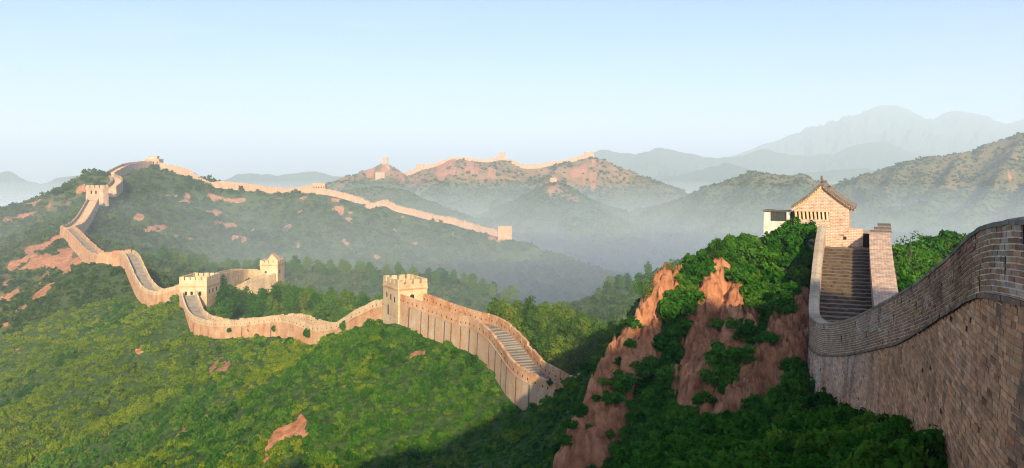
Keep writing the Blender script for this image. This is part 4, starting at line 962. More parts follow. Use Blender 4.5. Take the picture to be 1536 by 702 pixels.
# ------------------------------------------------------------------ the stairs
i2 = [i for i in range(len(NX)) if NS[i] >= s_bend]
st_o = tuple(NX[i2[len(i2) // 2]] - np.array([0, 0, 2]))
stair = thing('stairway', 'brick stairway between two parapets climbing to the gabled house', 'stairs', (st_o[0], st_o[1], st_o[2] - 3), 'stretches of the long brick wall')
steps = MB(); n2 = len(i2); s_top = NS[i2[-1]] - 2.3
zs_top = NX[i2[-1]][2] - 2.0
RISE = 0.205; zb = NX[i2[0]][2] - par_h(NX[i2[0]])
nst = int(round((zs_top - zb) / RISE)); rs = random.Random(4)
bounds = [s_bend + (s_top - s_bend) * ((k / nst) ** 0.93) for k in range(nst + 1)]
zprev = zb - RISE
for k in range(nst + 1):
    sa = bounds[k]; sb = bounds[k + 1] if k < nst else S_END + 0.3
    z = zb + RISE * k
    Xa, Na = nwp(min(sa, S_END)); Xb, Nb = nwp(min(sb, S_END)); 
    if sb > S_END: T = np.array([-Nb[1], Nb[0]]); Xb = np.append(Xb[:2] + T * (sb - S_END), Xb[2])
    m_ = 9
    for q in range(m_):
        d0 = TKN + (WID - TKN) * q / m_; d1 = TKN + (WID - TKN) * (q + 1) / m_
        dz = rs.uniform(-0.02, 0.02); ds_ = rs.uniform(-0.035, 0.035)
        T = np.array([-Na[1], Na[0]]) * ds_
        a, b = o3(Xa[:2] + T, Na, d0, z + dz), o3(Xa[:2] + T, Na, d1, z + dz)
        c_, d = o3(Xb, Nb, d1, z + dz), o3(Xb, Nb, d0, z + dz)
        steps.quad(a, b, c_, d)
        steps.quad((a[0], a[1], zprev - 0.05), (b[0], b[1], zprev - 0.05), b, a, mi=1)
        for (e, f_) in ((a, d), (b, c_)): steps.quad((e[0], e[1], z - 0.1), (f_[0], f_[1], z - 0.1), f_, e)
    zprev = z
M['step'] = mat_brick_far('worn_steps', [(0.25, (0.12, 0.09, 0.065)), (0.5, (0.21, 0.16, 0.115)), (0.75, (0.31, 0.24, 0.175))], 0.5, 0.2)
M['riser'] = mat_plain('grimy_riser', (0.035, 0.026, 0.019), (0.12, 0.088, 0.06), 2.2)  # risers darker than the treads, so that the steps read apart
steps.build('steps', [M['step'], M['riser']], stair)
lp = MB(); ids = i2[::2] + [i2[-1]]
strip(lp, row(TKN + 0.0, -1.0, ids), row(TKN, -0.12, ids, False), [NS[i] for i in ids]); lp.build('parapet_inner_face', M['house_brick'], stair)
# the far parapet: thick, plastered and uneven on top
rp = MB(); rr = random.Random(9)
hts = []
for i in ids:
    f = (NS[i] - s_bend) / (S_END - s_bend); zz = zb + (zs_top - zb) * min(1, f * 1.12)
    hts.append(zz + float(np.interp(f, [0, 0.25, 0.5, 0.72, 0.9, 1.0], [1.5, 1.5, 1.5, 1.55, 1.5, 1.45])) + rr.uniform(-0.05, 0.05))
PW = 1.7
def rrow(d, zl): return [o3(NX[i], NN[i], d, z) for i, z in zip(ids, zl)]
low = [h - 2.6 for h in hts]; S_ = [NS[i] for i in ids]
strip(rp, rrow(WID, low), rrow(WID, hts), S_, flip=True); [rp.quad(*[p for p in q], uv=[(0, S_[k]), (0, S_[k + 1]), (PW, S_[k + 1]), (PW, S_[k])]) for k, q in enumerate(zip(rrow(WID, hts)[:-1], rrow(WID, hts)[1:], rrow(WID + PW, [h + 0.03 for h in hts])[1:], rrow(WID + PW, [h + 0.03 for h in hts])[:-1]))]; strip(rp, rrow(WID + PW, [h + 0.03 for h in hts]), rrow(WID + PW + 0.5, [h - 9 for h in hts]), S_)
rp.build('parapet', M['house_brick'], stair)

# ------------------------------------------------------------------ the platform and the house at the top of the stairs
Xe, Ne = nwp(S_END); Te = np.array([-Ne[1], Ne[0]])        # Te: up the stairs, Ne: to the right
def L2W(a, b, z): return (Xe[0] + Ne[0] * a + Te[0] * b, Xe[1] + Ne[1] * a + Te[1] * b, z)
def tf(p): return L2W(p[0], p[1], p[2])
zf = zs_top + RISE * 0                                      # level of the landing
DH = 0.35
plat = thing('brick_platform', 'notched brick platform front at the head of the stairs under the house', 'platform', L2W(2.5, 4, zf - 3), None)
b = MB()
b.box(-1.2, WID + PW, 0.55, 16, zf - 7, zf + 0.6, tf=tf); b.build('platform_body', M['house_brick'], plat)
b = MB()
for (a0, a1, h) in ((TKN - 0.3, 1.75, 1.72), (1.75, 2.2, 1.05), (2.2, 3.75, 1.78)):
    b.box(a0, a1, 0.02, 0.54, zf - 0.6, zf + h, tf=tf)
b.build('front_parapet', M['house_brick'], plat)
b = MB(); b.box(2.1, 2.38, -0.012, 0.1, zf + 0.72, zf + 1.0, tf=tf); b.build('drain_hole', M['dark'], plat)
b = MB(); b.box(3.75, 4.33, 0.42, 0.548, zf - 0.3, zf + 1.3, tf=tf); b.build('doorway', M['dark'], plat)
b = MB()
for k, (a0, a1, y0, y1, h) in enumerate(((4.35, 6.05, -0.3, 1.2, 1.45), (4.7, 6.05, 1.2, 3.4, 1.62), (5.0, 6.05, 3.4, 7.0, 1.78))): b.box(a0, a1, y0, y1, zf - 5, zf + h, tf=tf)
b.build('side_parapet', M['house_brick'], plat)
b = MB()
for k, (a0, a1, y0, y1, h) in enumerate(((4.3, 6.1, -0.35, 1.2, 1.45), (4.65, 6.1, 1.203, 3.4, 1.62), (4.95, 6.1, 3.403, 7.0, 1.78))): b.box(a0, a1, y0, y1, zf + h + 0.003, zf + h + 0.13, tf=tf)
b.build('side_coping', M['tile'], plat)

HY = 9.0; GL, GR = -2.4, 3.25
def zpx(v, Y): return (HV - v) / F * Y
Yh = L2W(0, HY, 0)[1]
ua = lambda u: ((u - CU) / F)                              # column to slope
def a_of(u):                                               # distance right of the stair line at the gable plane for pixel column u
    k = ua(u); ox, oy = L2W(0, HY, 0)[:2]
    return (k * oy - ox) / (Ne[0] - k * Ne[1])
GL, GR, GA = a_of(1196), a_of(1274), a_of(1233)
yl = lambda a: L2W(a, HY, 0)[1]
zE = zpx(305, yl(GL)) ; zA = zpx(279, yl(GA)); zB = zf + 0.3
house = thing('gabled_house', 'brick watch house with gabled tile roof at the top of the stairs', 'house', L2W((GL + GR) / 2, HY + 3.2, zB))
HD = 6.2
b = MB(); G = [(GL, zB), (GR, zB), (GR, zE), (GA, zA), (GL, zE)]
for (y, fl) in ((HY, 0), (HY + HD, 1)):
    P_ = [L2W(a, y, z) for a, z in G]; k = len(b.v); b.v += P_; b.f.append(tuple(k + q for q in (range(5) if not fl else range(4, -1, -1)))); b.mi.append(0); b.uv += [(a, z) for a, z in G]
for a in (GL, GR): b.quad(L2W(a, HY, zB), L2W(a, HY + HD, zB), L2W(a, HY + HD, zE), L2W(a, HY, zE), uv=[(0, zB), (HD, zB), (HD, zE), (0, zE)])
gw = b.build('wall', M['house_brick'], house)
# roof: two concave slopes of tile rows over the gable, a ridge with an upturned end
rf = MB(); EO = 0.55; VO = 0.42
def slope_pt(sd, t, y, dz=0.0):
    ae = (GL - EO) if sd < 0 else (GR + EO)
    ze = zE - 0.30; z = zA + 0.30 + (ze - zA - 0.30) * t - 0.16 * math.sin(math.pi * t)
    return L2W(GA + (ae - GA) * t, y, z + dz)
tt = np.linspace(0, 1, 9); ya, yb = HY - VO, HY + HD + VO
for sd in (-1, 1):
    for t0, t1 in zip(tt[:-1], tt[1:]):
        for (d0, d1, flip) in ((0.0, 0.0, 0), (-0.2, -0.2, 1)):
            q = [slope_pt(sd, t0, ya, d0), slope_pt(sd, t0, yb, d0), slope_pt(sd, t1, yb, d0), slope_pt(sd, t1, ya, d0)]
            rf.quad(*(q if (sd > 0) != bool(flip) else q[::-1]))
        rf.quad(slope_pt(sd, t0, ya), slope_pt(sd, t1, ya), slope_pt(sd, t1, ya, -0.2), slope_pt(sd, t0, ya, -0.2)); rf.quad(slope_pt(sd, t0, yb), slope_pt(sd, t1, yb), slope_pt(sd, t1, yb, -0.2), slope_pt(sd, t0, yb, -0.2))
    rf.quad(slope_pt(sd, 1, ya), slope_pt(sd, 1, yb), slope_pt(sd, 1, yb, -0.2), slope_pt(sd, 1, ya, -0.2))
    y = ya + 0.12
    while y < yb:                                          # rows of round tiles
        rf.tube([slope_pt(sd, t, y, 0.03) for t in tt], [0.085] * 9, 6); y += 0.28
roof = rf.build('roof', M['tile'], house)
# brick verge under the gable's roof edge, built of small corbels
vg = MB()
for sd in (-1, 1):
    for t0, t1 in zip(tt[:-1], tt[1:]):
        for (y0, y1, d0, d1) in ((HY - 0.24, HY + 0.02, -0.36, -0.203), (HY - 0.12, HY + 0.02, -0.52, -0.363)):
            p = [slope_pt(sd, t0, y0, d0), slope_pt(sd, t1, y0, d0), slope_pt(sd, t1, y1, d0), slope_pt(sd, t0, y1, d0)]; q = [slope_pt(sd, t0, y0, d1), slope_pt(sd, t1, y0, d1), slope_pt(sd, t1, y1, d1), slope_pt(sd, t0, y1, d1)]
            vg.hexa(p + q)
    for k in range(13):
        t = (k + 0.5) / 13; a = slope_pt(sd, t, HY - 0.36, -0.30)
        c_ = slope_pt(sd, t + 0.035, HY - 0.36, -0.30)
        p = [slope_pt(sd, t, HY - 0.38, -0.33), slope_pt(sd, t + 0.04, HY - 0.38, -0.33), slope_pt(sd, t + 0.04, HY - 0.2, -0.33), slope_pt(sd, t, HY - 0.2, -0.33)]
        vg.hexa(p + [(q[0], q[1], q[2] + 0.125) for q in p])
vg.build('verge', M['brick_pale'], house)
rg = MB()
for k in range(10):
    y0 = ya + (yb - ya) * k / 10; y1 = ya + (yb - ya) * (k + 1) / 10
    l0 = 0.22 * max(0, 1 - k / 2.0); l1 = 0.22 * max(0, 1 - (k + 1) / 2.0)
    p = [L2W(GA - 0.13, y0, zA + 0.26 + l0), L2W(GA + 0.13, y0, zA + 0.26 + l0), L2W(GA + 0.13, y1, zA + 0.26 + l1), L2W(GA - 0.13, y1, zA + 0.26 + l1)]
    rg.hexa(p + [(q[0], q[1], q[2] + 0.26) for q in p])
ridge_o = rg.build('ridge', M['tile'], roof)
fn = MB(); fn.tube([L2W(GA, ya + 0.1, zA + 0.7), L2W(GA, ya + 0.02, zA + 0.95), L2W(GA + 0.02, ya - 0.05, zA + 1.08)], [0.13, 0.10, 0.03], 7); fn.tube([L2W(GA, ya + 0.55, zA + 0.55), L2W(GA, ya + 0.5, zA + 0.82)], [0.08, 0.03], 6)
fn.build('ridge_finial', M['tile'], roof)
# the baluster row under the left half of the gable and its stone ledge
lz1, lz0 = zpx(317.5, Yh - 1.0), zpx(329, Yh - 1.0)
led = thing('baluster_parapet', 'low parapet with a row of pale slanting balusters before the gable', 'parapet', L2W(0, HY - 1.2, lz0 - 1.2))
aL = GL - 0.1; aR = a_of(1244.5)
b = MB(); b.box(aL - 0.4, aR + 0.1, HY - 1.5, HY - 0.9, lz0 - 1.5, lz0, tf=tf); b.build('ledge', M['house_brick'], led)
b = MB(); b.box(aL - 0.1, aR + 0.1, HY - 1.45, HY - 0.95, lz1, lz1 + 0.13, tf=tf); b.build('rail', M['brick_pale'], led)
b = MB(); b.box(aL, aR, HY - 1.02, HY - 0.96, lz0 + 0.002, lz1 - 0.002, tf=tf); b.build('painted_shade_back', M['stain'], led)  # dark board: the shade between the balusters is put into its colour
nb = 9
for k in range(nb):
    x = aL + 0.12 + (aR - aL - 0.24) * k / (nb - 1)
    q = MB(); p = [L2W(x - 0.1, HY - 1.4, lz0), L2W(x + 0.1, HY - 1.4, lz0), L2W(x + 0.1, HY - 1.1, lz0), L2W(x - 0.1, HY - 1.1, lz0)]
    t = [L2W(x - 0.17, HY - 1.4, lz1), L2W(x + 0.03, HY - 1.4, lz1), L2W(x + 0.03, HY - 1.1, lz1), L2W(x - 0.17, HY - 1.1, lz1)]
    q.hexa(p + t); q.build('baluster', M['brick_pale'], led)
# white walled shelter with dark lattice to the left of the house
ax = lambda u: a_of(u)
wz = lambda v: zpx(v, L2W(-4, HY, 0)[1])
sh = thing('lattice_shelter', 'small white walled shelter with dark lattice windows left of the house', 'shelter', L2W((ax(1148) + ax(1190)) / 2, HY, wz(354)))
b = MB(); b.box(ax(1146.5), ax(1178.5), HY - 0.6, HY - 0.1, wz(356), wz(331.5), tf=tf); b.box(ax(1146.8), ax(1156.5), HY - 0.55, HY - 0.15, wz(331.5) + 0.003, wz(317), tf=tf); b.box(ax(1180.5), ax(1186), HY - 0.5, HY - 0.1, wz(330), wz(318), tf=tf)
b.build('wall', M['plaster'], sh)
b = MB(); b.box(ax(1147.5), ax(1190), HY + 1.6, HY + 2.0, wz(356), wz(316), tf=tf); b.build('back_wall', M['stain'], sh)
b = MB()
for u0, u1 in ((1156.8, 1180), (1186.2, 1192)):
    b.box(ax(u0), ax(u1), HY - 0.38, HY - 0.30, wz(318.5), wz(317), tf=tf); b.box(ax(u0), ax(u1), HY - 0.38, HY - 0.30, wz(332), wz(331), tf=tf)
    n_ = int((u1 - u0) / 2.2)
    for k in range(n_ + 1): x = ax(u0) + (ax(u1) - ax(u0)) * k / n_; b.box(x - 0.035, x + 0.035, HY - 0.37, HY - 0.31, wz(331) + 0.002, wz(318.5) - 0.002, tf=tf)
    for v in (321.5, 325, 328.3): b.box(ax(u0), ax(u1), HY - 0.355, HY - 0.325, wz(v) - 0.03, wz(v) + 0.03, tf=tf)
    b.box(ax(u0), ax(u1), HY - 0.295, HY - 0.27, wz(332) , wz(317) , tf=tf)
b.build('lattice', M['lattice'], sh)
b = MB(); b.box(ax(1145.5), ax(1159), HY - 0.75, HY + 2.1, wz(317) + 0.003, wz(315.2), tf=tf); b.box(ax(1159) + 0.003, ax(1193), HY - 0.55, HY + 2.1, wz(317) + 0.003, wz(316), tf=tf); b.build('roof', M['tile'], sh)
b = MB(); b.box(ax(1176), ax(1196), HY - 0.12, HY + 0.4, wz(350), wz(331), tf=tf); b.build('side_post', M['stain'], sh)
# ------------------------------------------------------------------ foliage
def leaf_cloud(lumps, n, size, seed, flat=0.85, long_=1.5):
    """leaves spread through lumps (centre, radius triple): (n,3) vertices and quads"""
    g = np.random.default_rng(seed)
    lumps = [(np.array(c, float), np.array(r if hasattr(r, '__len__') else (r, r, r), float)) for c, r in lumps]
    wgt = np.array([np.prod(r) ** (2 / 3) for _, r in lumps]); which = g.choice(len(lumps), n, p=wgt / wgt.sum())
    cs = np.array([c for c, _ in lumps])[which]; rs = np.array([r for _, r in lumps])[which]
    u = g.normal(size=(n, 3)); u[:, 2] += 0.25; u /= np.linalg.norm(u, axis=1)[:, None]
    p = cs + u * rs * (0.45 + 0.6 * g.random((n, 1)) ** 0.6 + (g.random((n, 1)) < 0.14) * g.uniform(0.1, 0.75, (n, 1)))   # stray sprays break the outline
    nr = u + flat * g.normal(size=(n, 3)); nr[:, 2] += 0.35; nr /= np.linalg.norm(nr, axis=1)[:, None]
    t = np.cross(nr, g.normal(size=(n, 3))); t /= np.linalg.norm(t, axis=1)[:, None]; b = np.cross(nr, t)
    s = size * (0.6 + 0.8 * g.random((n, 1)))
    V = np.stack([p - t * s * long_, p - b * s * 0.75 + nr * s * 0.15, p + t * s * long_, p + b * s * 0.75 + nr * s * 0.15], 1).reshape(-1, 3)
    return V, np.arange(n * 4).reshape(n, 4)

def bush_lumps(k, seed, tall=0.8):
    g = random.Random(seed); out = [((0, 0, 0.2 * tall), (0.5, 0.5, 0.42 * tall))]
    for _ in range(k):
        a = g.uniform(0, 6.283); e = g.uniform(0.05, 1.0); rad = 0.74 * math.sqrt(1 - e * e * 0.85) * g.uniform(0.75, 1.25)
        r = g.uniform(0.14, 0.32); out.append(((rad * math.cos(a), rad * math.sin(a), tall * (0.15 + 0.72 * e * g.uniform(0.8, 1.15))), (r, r, r * 0.85)))
    return out

def proto(name, k, n, size, seed, mat, tall=0.8):
    V, Fq = leaf_cloud(bush_lumps(k, seed, tall), n, size, seed)
    return numpy_mesh(name, V, Fq, mat)

def proto_coll(name, meshes):
    c = bpy.data.collections.new(name)
    for i, m in enumerate(meshes): c.objects.link(bpy.data.objects.new('%s_%02d' % (name, i), m))
    return c
near_meshes = [proto('shrub_leaves', 20, 1500, 0.08, 40 + i, M['leaf_near'], 0.75 + 0.12 * i) for i in range(4)]
C_NEAR = proto_coll('near_shrub', near_meshes)
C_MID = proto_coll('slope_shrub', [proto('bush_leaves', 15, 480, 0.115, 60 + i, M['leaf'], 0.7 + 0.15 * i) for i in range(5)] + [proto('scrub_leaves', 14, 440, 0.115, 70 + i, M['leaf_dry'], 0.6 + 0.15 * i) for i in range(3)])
C_FAR = proto_coll('hill_shrub', [proto('hill_leaves', 7, 130, 0.21, 80 + i, M['leaf_far'], 0.65 + 0.15 * i) for i in range(5)])

def scatter(name, P, rad, seed, coll, pick=None):
    g = np.random.default_rng(seed); n = len(P)
    me = bpy.data.meshes.new(name); me.vertices.add(n); me.vertices.foreach_set('co', np.ascontiguousarray(P, np.float32).ravel())
    rot = np.stack([g.uniform(-0.2, 0.2, n), g.uniform(-0.2, 0.2, n), g.uniform(0, 6.283, n)], 1)
    scl = rad[:, None] * np.stack([g.uniform(0.8, 1.25, n), g.uniform(0.8, 1.25, n), g.uniform(0.75, 1.35, n)], 1)
    for an, arr in (('rot', rot), ('scl', scl)):
        a = me.attributes.new(an, 'FLOAT_VECTOR', 'POINT'); a.data.foreach_set('vector', np.ascontiguousarray(arr, np.float32).ravel())
    a = me.attributes.new('pick', 'INT', 'POINT'); a.data.foreach_set('value', (g.integers(0, len(coll.objects), n) if pick is None else pick).astype(np.int32))
    ob = bpy.data.objects.new(name, me); C.collection.objects.link(ob); ob['kind'] = 'stuff'
    ng = bpy.data.node_groups.new(name, 'GeometryNodeTree')
    ng.interface.new_socket('Geometry', in_out='INPUT', socket_type='NodeSocketGeometry'); ng.interface.new_socket('Geometry', in_out='OUTPUT', socket_type='NodeSocketGeometry')
    N = ng.nodes.new; gi = N('NodeGroupInput'); go = N('NodeGroupOutput'); ip = N('GeometryNodeInstanceOnPoints'); ci = N('GeometryNodeCollectionInfo')
    ci.inputs['Collection'].default_value = coll; ci.inputs['Separate Children'].default_value = True; ci.inputs['Reset Children'].default_value = True
    ip.inputs['Pick Instance'].default_value = True
    def na(an, t):
        x = N('GeometryNodeInputNamedAttribute'); x.data_type = t; x.inputs['Name'].default_value = an; return [o for o in x.outputs if o.enabled and o.name == 'Attribute'][0]
    L = ng.links.new
    L(gi.outputs[0], ip.inputs['Points']); L(ci.outputs[0], ip.inputs['Instance']); L(na('pick', 'INT'), ip.inputs['Instance Index'])
    e = N('FunctionNodeEulerToRotation'); L(na('rot', 'FLOAT_VECTOR'), e.inputs[0]); L(e.outputs[0], ip.inputs['Rotation']); L(na('scl', 'FLOAT_VECTOR'), ip.inputs['Scale'])
    L(ip.outputs[0], go.inputs[0])
    ob.modifiers.new('scatter', 'NODES').node_group = ng
    return ob

# keep plants off the walls and towers
KEEP = []
def keep_path(path, far, width, ds=2.0):
    X = spline(path, ds); T, N, S = frame2d(X)
    for x, n_ in zip(X, N * far): KEEP.append((x[0] + n_[0] * width / 2, x[1] + n_[1] * width / 2, width / 2 + 0.7))
for P_, f_, w_ in ((P_A, -1, 5.2), (P_B, -1, 5.0), (P_D, 1, 5.2), (P_D2, 1, 5.5), (P_D3, 1, 7), (P_D4, 1, 7.5), (P_E1, -1, 6.5), (P_E2, -1, 6.0), (P_F, -1, 7), (P_F2, -1, 7), (P_G, 1, 5)): keep_path(W(P_), f_, w_)
for x, n_ in zip(NX[::6], NN[::6]): KEEP.append((x[0] + n_[0] * 3.2, x[1] + n_[1] * 3.2, 3.9))
for o in list(C.objects):
    if o.get('category') in ('tower', 'gatehouse'): KEEP.append((o.location.x, o.location.y, 6.5 if o.location.y < 400 else 9.0))
for b_ in (1, 4, 7, 10, 13):
    for a_ in (-4.5, -1, 2.5, 5.5): q = L2W(a_, b_, 0); KEEP.append((q[0], q[1], 2.4))
for q in W([(800, 600, 119.5), (830, 600, 116), (850, 600, 114.5), (870, 600, 114), (890, 600, 114), (905, 600, 114.5)]): KEEP.append((q[0], q[1], 2.6))
KEEP = np.array(KEEP)
def clear_of_walls(x, y):
    ok = np.ones(len(x), bool)
    for k in range(0, len(x), 20000):
        d = np.hypot(x[k:k + 20000, None] - KEEP[None, :, 0], y[k:k + 20000, None] - KEEP[None, :, 1]) - KEEP[None, :, 2]
        ok[k:k + 20000] = d.min(1) > 0
    return ok

# where plants can show: near to or above everything that stands in front, as the ground lies
with np.errstate(divide='ignore', invalid='ignore'):
    TN = np.where(YG > 0.5, ZG / np.maximum(YG, 0.5), -9)
RUN = np.maximum.accumulate(TN, axis=1); RUN = np.concatenate([np.full((nT, 1), -9), RUN[:, :-1]], 1)
SEEN = (YG > 15) & ((ZG + 9 + 0.012 * RG) / np.maximum(YG, 0.5) >= RUN) & (TN > -0.46) & (np.abs(TG) < R(37))
DT = np.gradient(TH)[:, None]; DR = np.gradient(RR)[None, :]
def sample(r0, r1, spacing, dens, seed):
    """plants between two distances, about spacing(r) apart"""
    g = np.random.default_rng(seed)
    k0, k1 = np.searchsorted(RR, r0), np.searchsorted(RR, r1)
    sl = (slice(None), slice(k0, k1))
    pr = RG[sl] * DT * DR[:, k0:k1] / spacing(RG[sl]) ** 2 * dens(sl) * SEEN[sl]
    i, k = np.nonzero(g.random(pr.shape) < pr); k = k + k0
    th = TH[i] + g.uniform(-0.5, 0.5, len(i)) * DT[i, 0]; r = RR[k] + g.uniform(-0.5, 0.5, len(i)) * DR[0, k]
    x, y = r * np.sin(th), r * np.cos(th); ok = clear_of_walls(x, y); x, y, r = x[ok], y[ok], r[ok]
    return x, y, ground_z(x, y), r, g
bare = lambda sl: np.clip(1.0 - ROCK[sl] * 1.45, 0.05, 1)

x, y, z, r, g = sample(22, 92, lambda r: 0.62, lambda sl: np.clip(1.25 - FINROCK[sl] * 1.55, 0.012, 1), 1)
uu, vv = CU + F * x / y, HV - F * z / y
ok = uu > np.interp(vv, [405, 480, 525, 590, 650, 702, 760], [1003, 966, 938, 894, 860, 846, 830]) - np.where(vv > 640, 14, 0)    # the left edge of the cliff is bare
nz = fbm(x / 5, y / 5, 2, 3)
rad = g.uniform(0.42, 0.85, len(x)) * (1 + 0.5 * np.clip(nz, -0.6, 1)) * np.where(ok, 1.0, 0.42)
scatter('low_shrubbery', np.stack([x, y, z - 0.1 * rad], 1), rad, 2, C_NEAR); print('near', len(x))

x, y, z, r, g = sample(92, 340, lambda r: np.clip(0.0070 * r, 0.95, 1.75), bare, 3)
nz = fbm(x / 14, y / 14, 4, 3); rad = (0.42 + 1.0 * g.random(len(x)) ** 2.2) * (1 + 0.4 * nz) * np.clip(r / 165, 0.85, 1.3)
sunny = (-x / y - 0.20) * 1.7 + 1.2 * fbm(x / 24, y / 24, 1, 4) + 0.45 * (g.random(len(x)) - 0.5) > 0.30  # yellow scrub grows commoner towards the left
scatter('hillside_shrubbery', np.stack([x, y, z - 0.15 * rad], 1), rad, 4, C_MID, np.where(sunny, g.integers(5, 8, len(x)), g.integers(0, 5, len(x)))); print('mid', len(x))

x, y, z, r, g = sample(340, 1000, lambda r: 0.0072 * r, lambda sl: bare(sl) * np.clip(1 - 0.45 * DRY[sl], 0, 1), 5)
nz = fbm(x / 35, y / 35, 6, 3); rad = g.uniform(0.5, 1.1, len(x)) * (1 + 0.5 * nz) * 0.0052 * r
scatter('ridge_shrubbery', np.stack([x, y, z - 0.15 * rad], 1), rad, 6, C_FAR); print('ridge', len(x))

x, y, z, r, g = sample(1000, 1750, lambda r: 0.0038 * r, lambda sl: bare(sl) * np.clip(1.0 - 0.72 * DRY[sl], 0.05, 1), 7)
nz = fbm(x / 60, y / 60, 7, 3); rad = g.uniform(0.4, 1.0, len(x)) * (1 + 0.5 * nz) * 0.0025 * r
scatter('far_shrubbery', np.stack([x, y, z - 0.2 * rad], 1), rad, 8, C_FAR); print('far', len(x))

# ------------------------------------------------------------------ trees and shrubs that stand out, each one a thing
def tree_meshes(seed, h, w_, n, leaf, mat, cone=0.5, levels=9):
    """trunk with limbs, and a crown of leaf clumps; crown base at 0.2 h"""
    g = random.Random(seed); lumps = []; tr = MB()
    bend = [(g.uniform(-0.04, 0.04) * h, g.uniform(-0.04, 0.04) * h, h * t) for t in (0, 0.3, 0.6, 0.9)]
    bend[0] = (0, 0, -0.6)
    tr.tube(bend, [0.026 * h, 0.02 * h, 0.012 * h, 0.004 * h], 6)
    for i in range(levels):
        t = (i + 0.5) / levels; z = h * (0.2 + 0.76 * t)
        env = w_ * ((1 - t) * cone + (1 - cone) * math.sin(math.pi * min(0.97, 0.12 + 0.88 * t)) ** 0.7) + 0.1 * w_
        m = max(2, int(round(5 * (env / w_) + 1)))
        for k in range(m):
            a = g.uniform(0, 6.283); rad = env * g.uniform(0.35, 0.85); r = w_ * g.uniform(0.26, 0.42) * (0.55 + 0.45 * env / w_)
            p = (rad * math.cos(a), rad * math.sin(a), z + g.uniform(-0.04, 0.04) * h); lumps.append((p, (r, r, r * g.uniform(0.65, 0.95))))
            if k < 2 and i < levels - 2: tr.tube([(0, 0, z - 0.12 * h), (p[0] * 0.5, p[1] * 0.5, z - 0.05 * h), p], [0.009 * h, 0.006 * h, 0.002 * h], 5)
    V, Fq = leaf_cloud(lumps, n, leaf, seed, 0.6)
    return tr.mesh('trunk', M['bark']), numpy_mesh('crown', V, Fq, mat)
GROVE = [tree_meshes(200 + i, 1.0, (0.27, 0.24, 0.30, 0.26)[i], 2600, 0.0165, M['needle'], (0.45, 0.6, 0.3, 0.5)[i], 10) for i in range(4)]
WOOD = [tree_meshes(230 + i, 1.0, (0.36, 0.33, 0.4, 0.3)[i], 1500, 0.024, M['leaf'], 0.25, 8) for i in range(4)]
def plant(name, kind, meshes, pos, h, rot, label, cat, group, widen=1.0):
    o = bpy.data.objects.new(name, None); C.collection.objects.link(o); o.location = pos; o.rotation_euler = (0, 0, rot); o.scale = (h * widen, h * widen, h)
    o['label'] = label; o['category'] = cat; o['group'] = group; o.empty_display_size = 0.1
    for nm, me in zip(('trunk', 'crown'), meshes):
        c = bpy.data.objects.new(nm, me); C.collection.objects.link(c); c.parent = o
    return o
gt = random.Random(3)
def wood(spec, meshes, label, group, name='pine_tree', hr=(6, 8), minsep=2.2):
    """spec: (u, Y) range rows: (u0, u1, Y0, Y1, count)"""
    pts = []
    for (u0, u1, Y0, Y1, cnt) in spec:
        tries = 0; got = 0
        while got < cnt and tries < 4000:
            tries += 1; u = gt.uniform(u0, u1); Y = gt.uniform(Y0, Y1); x = (u - CU) / F * Y
            if any(math.hypot(x - p[0], Y - p[1]) < minsep for p in pts): continue
            if not clear_of_walls(np.array([x]), np.array([Y]))[0]: continue
            z = float(ground_z(x, Y)[0]); pts.append((x, Y)); got += 1
            h = gt.uniform(*hr); plant(name, 0, meshes[gt.randrange(len(meshes))], (x, Y, z - 0.15), h, gt.uniform(0, 6.28), label, 'tree', group, gt.uniform(0.85, 1.2))
wood([(742, 800, 166, 176, 11), (800, 870, 167, 177, 16), (870, 938, 163, 173, 15), (760, 860, 156, 166, 11), (850, 930, 150, 163, 14), (800, 900, 142, 154, 8)], GROVE, 'bushy yellow green pine in the grove behind the descending pale wall', 'pines behind the descending wall', 'pine_tree', (7.2, 9.8), 2.5)
wood([(322, 400, 266, 280, 12), (335, 420, 250, 266, 8), (400, 470, 262, 278, 9), (470, 575, 252, 274, 13), (420, 560, 236, 256, 10)], WOOD, 'round dark green tree in the hollow inside the curved wall', 'trees in the hollow of the wall', 'broadleaf_tree', (5.5, 8.5), 3.6)
wood([(215, 330, 405, 436, 13), (330, 440, 436, 456, 12), (430, 560, 438, 452, 14), (560, 700, 428, 446, 14), (690, 770, 418, 434, 9)], WOOD, 'hazy round tree in the tree line beyond the tower and the gatehouse', 'trees of the hazy tree line', 'broadleaf_tree', (7, 10), 5.0)
wood([(895, 985, 366, 388, 14)], WOOD, 'dim tree on the low spur left of the red rock point', 'trees on the low spur', 'broadleaf_tree', (5, 8), 4.5)

def shrub(u, v, w_px, label, group, tall=1.0, y0=24, y1=130, near=True, lift=0.0):
    p = cast(u, v, y0, y1)
    if p is None: return None
    rad = w_px / F * p[1] * 0.5 / 0.85
    o = bpy.data.objects.new('shrub', near_meshes[gt.randrange(4)]); C.collection.objects.link(o)
    o.location = (p[0], p[1], p[2] - 0.12 * rad + lift); o.rotation_euler = (0, 0, gt.uniform(0, 6.28)); o.scale = (rad, rad, rad * tall)
    o['label'] = label; o['category'] = 'shrub'; o['group'] = group
    return o
L1 = 'green shrub on the broken rock between the left rock point and the middle fins'
for a in [(1012, 470, 50), (1035, 455, 46), (1000, 520, 42), (1028, 500, 50), (1018, 540, 46), (1040, 430, 44), (1055, 408, 40), (990, 548, 36), (965, 560, 40), (935, 580, 40), (920, 600, 34), (1005, 575, 44), (1010, 450, 34), (978, 600, 34)]: shrub(*a, L1, 'shrubs on the left rock slope', 1.0)
L2 = 'green shrub wedged between the middle rock fins and the stairway'
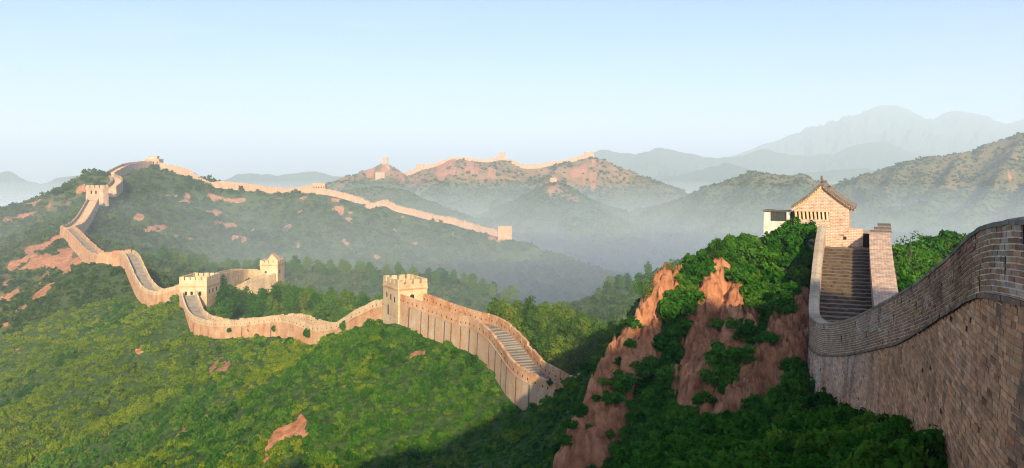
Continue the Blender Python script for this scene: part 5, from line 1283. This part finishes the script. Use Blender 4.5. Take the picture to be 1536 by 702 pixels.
for a in [(1110, 420, 40), (1128, 445, 44), (1150, 400, 48), (1165, 425, 44), (1140, 470, 44), (1125, 510, 44), (1120, 540, 36), (1150, 510, 30), (1175, 465, 40), (1190, 440, 36), (1085, 545, 50), (1070, 575, 40), (1100, 570, 44), (1120, 390, 40), (1085, 385, 36), (1095, 415, 30), (1200, 415, 34), (1075, 490, 22), (1100, 490, 22)]: shrub(*a, L2, 'shrubs among the middle fins', 1.0)
L3 = 'leafy dark shrub on the mound beside the upper stairway'
for a in [(1175, 372, 46), (1200, 365, 50), (1205, 395, 50), (1188, 385, 40), (1160, 368, 30), (1213, 350, 26)]: shrub(*a, L3, 'shrubs beside the upper stairs', 1.15)
L4 = 'large green shrub crowding the foot of the near brick wall'
for a in [(1230, 640, 70), (1200, 600, 60), (1262, 660, 64), (1300, 668, 60), (1330, 690, 64), (1360, 680, 56), (1395, 700, 50), (1240, 690, 80), (1290, 710, 80), (1175, 640, 70), (1190, 560, 44), (1205, 580, 44), (1180, 690, 80)]: shrub(*a, L4, 'shrubs at the foot of the near wall', 1.2)
L5 = 'broad green shrub at the bottom of the picture below the rock fins'
for a in [(1120, 670, 80), (1060, 680, 80), (1000, 690, 70), (1090, 705, 90), (1030, 640, 56), (980, 660, 56), (1140, 620, 60), (950, 700, 60), (1065, 640, 46)]: shrub(*a, L5, 'shrubs below the rock fins', 1.0)
L6 = 'small shrub growing on bare red rock of the left cliff face'
for a in [(905, 575, 20), (868, 620, 26), (858, 640, 22), (850, 665, 24), (895, 600, 14), (930, 545, 18), (945, 520, 20), (948, 490, 26), (880, 640, 14), (915, 655, 18), (960, 640, 26)]: shrub(*a, L6, 'small shrubs on the cliff face', 0.9)
L7 = 'light green shrub on the slope to the right of the stairway'
for a in [(1350, 440, 36), (1375, 400, 44), (1345, 385, 36), (1400, 385, 40), (1340, 455, 30), (1420, 365, 40), (1365, 425, 40), (1390, 370, 34), (1345, 410, 40)]: shrub(*a, L7, 'shrubs right of the stairs', 1.1, 60, 140)
# the two small trees that show against the mist and the pale one behind the stairs
def lone(u, v, y0, y1, h, label, lean=0.0, mesh=None):
    p = cast(u, v, y0, y1)
    if p: 
        o = plant('small_tree', 0, mesh or WOOD[gt.randrange(4)], (p[0], p[1], p[2] - 0.1), h, gt.uniform(0, 6), label, 'tree', 'lone small trees'); o.rotation_euler.x = lean
SPARSE = tree_meshes(260, 1.0, 0.42, 620, 0.022, M['leaf_near'], 0.1, 6)
lone(966, 452, 60, 90, 2.6, 'windswept yellowish tree leaning out from the left rock point', 0.0, SPARSE)
lone(1008, 408, 60, 90, 1.3, 'thin little tree on the tip of the left rock point', 0.0, SPARSE)
lone(1366, 425, 60, 130, 5.5, 'open pale branched tree between the stairway and the near wall', 0.0, SPARSE)
lone(224, 250, 700, 900, 7, 'dark tree standing right below the summit tower')
lone(203, 247, 700, 900, 6, 'dark tree left of the summit tower by the wall')
lone(1078, 392, 60, 90, 2.2, 'bushy little tree on the green crest right of the left rock point', 0.0, WOOD[1])

for (u, v, Y, w_) in ((376, 499, 217.3, 1.0), (411, 496, 208.8, 0.9), (463, 504, 195, 1.2), (515, 494, 183.4, 1.3), (825, 577, 117.2, 0.55), (344, 497, 223.5, 0.8), (500, 505, 186.4, 0.8), (862, 592, 115.6, 0.8)):
    o = bpy.data.objects.new('shrub', near_meshes[gt.randrange(4)]); C.collection.objects.link(o); o.location = at(u, v, Y); o.rotation_euler = (0.3, 0, gt.uniform(0, 6)); o.scale = (w_, w_, w_ * 1.3)
    o['label'] = 'small bush growing out of the brick face of the middle wall'; o['category'] = 'shrub'; o['group'] = 'bushes growing on the wall face'
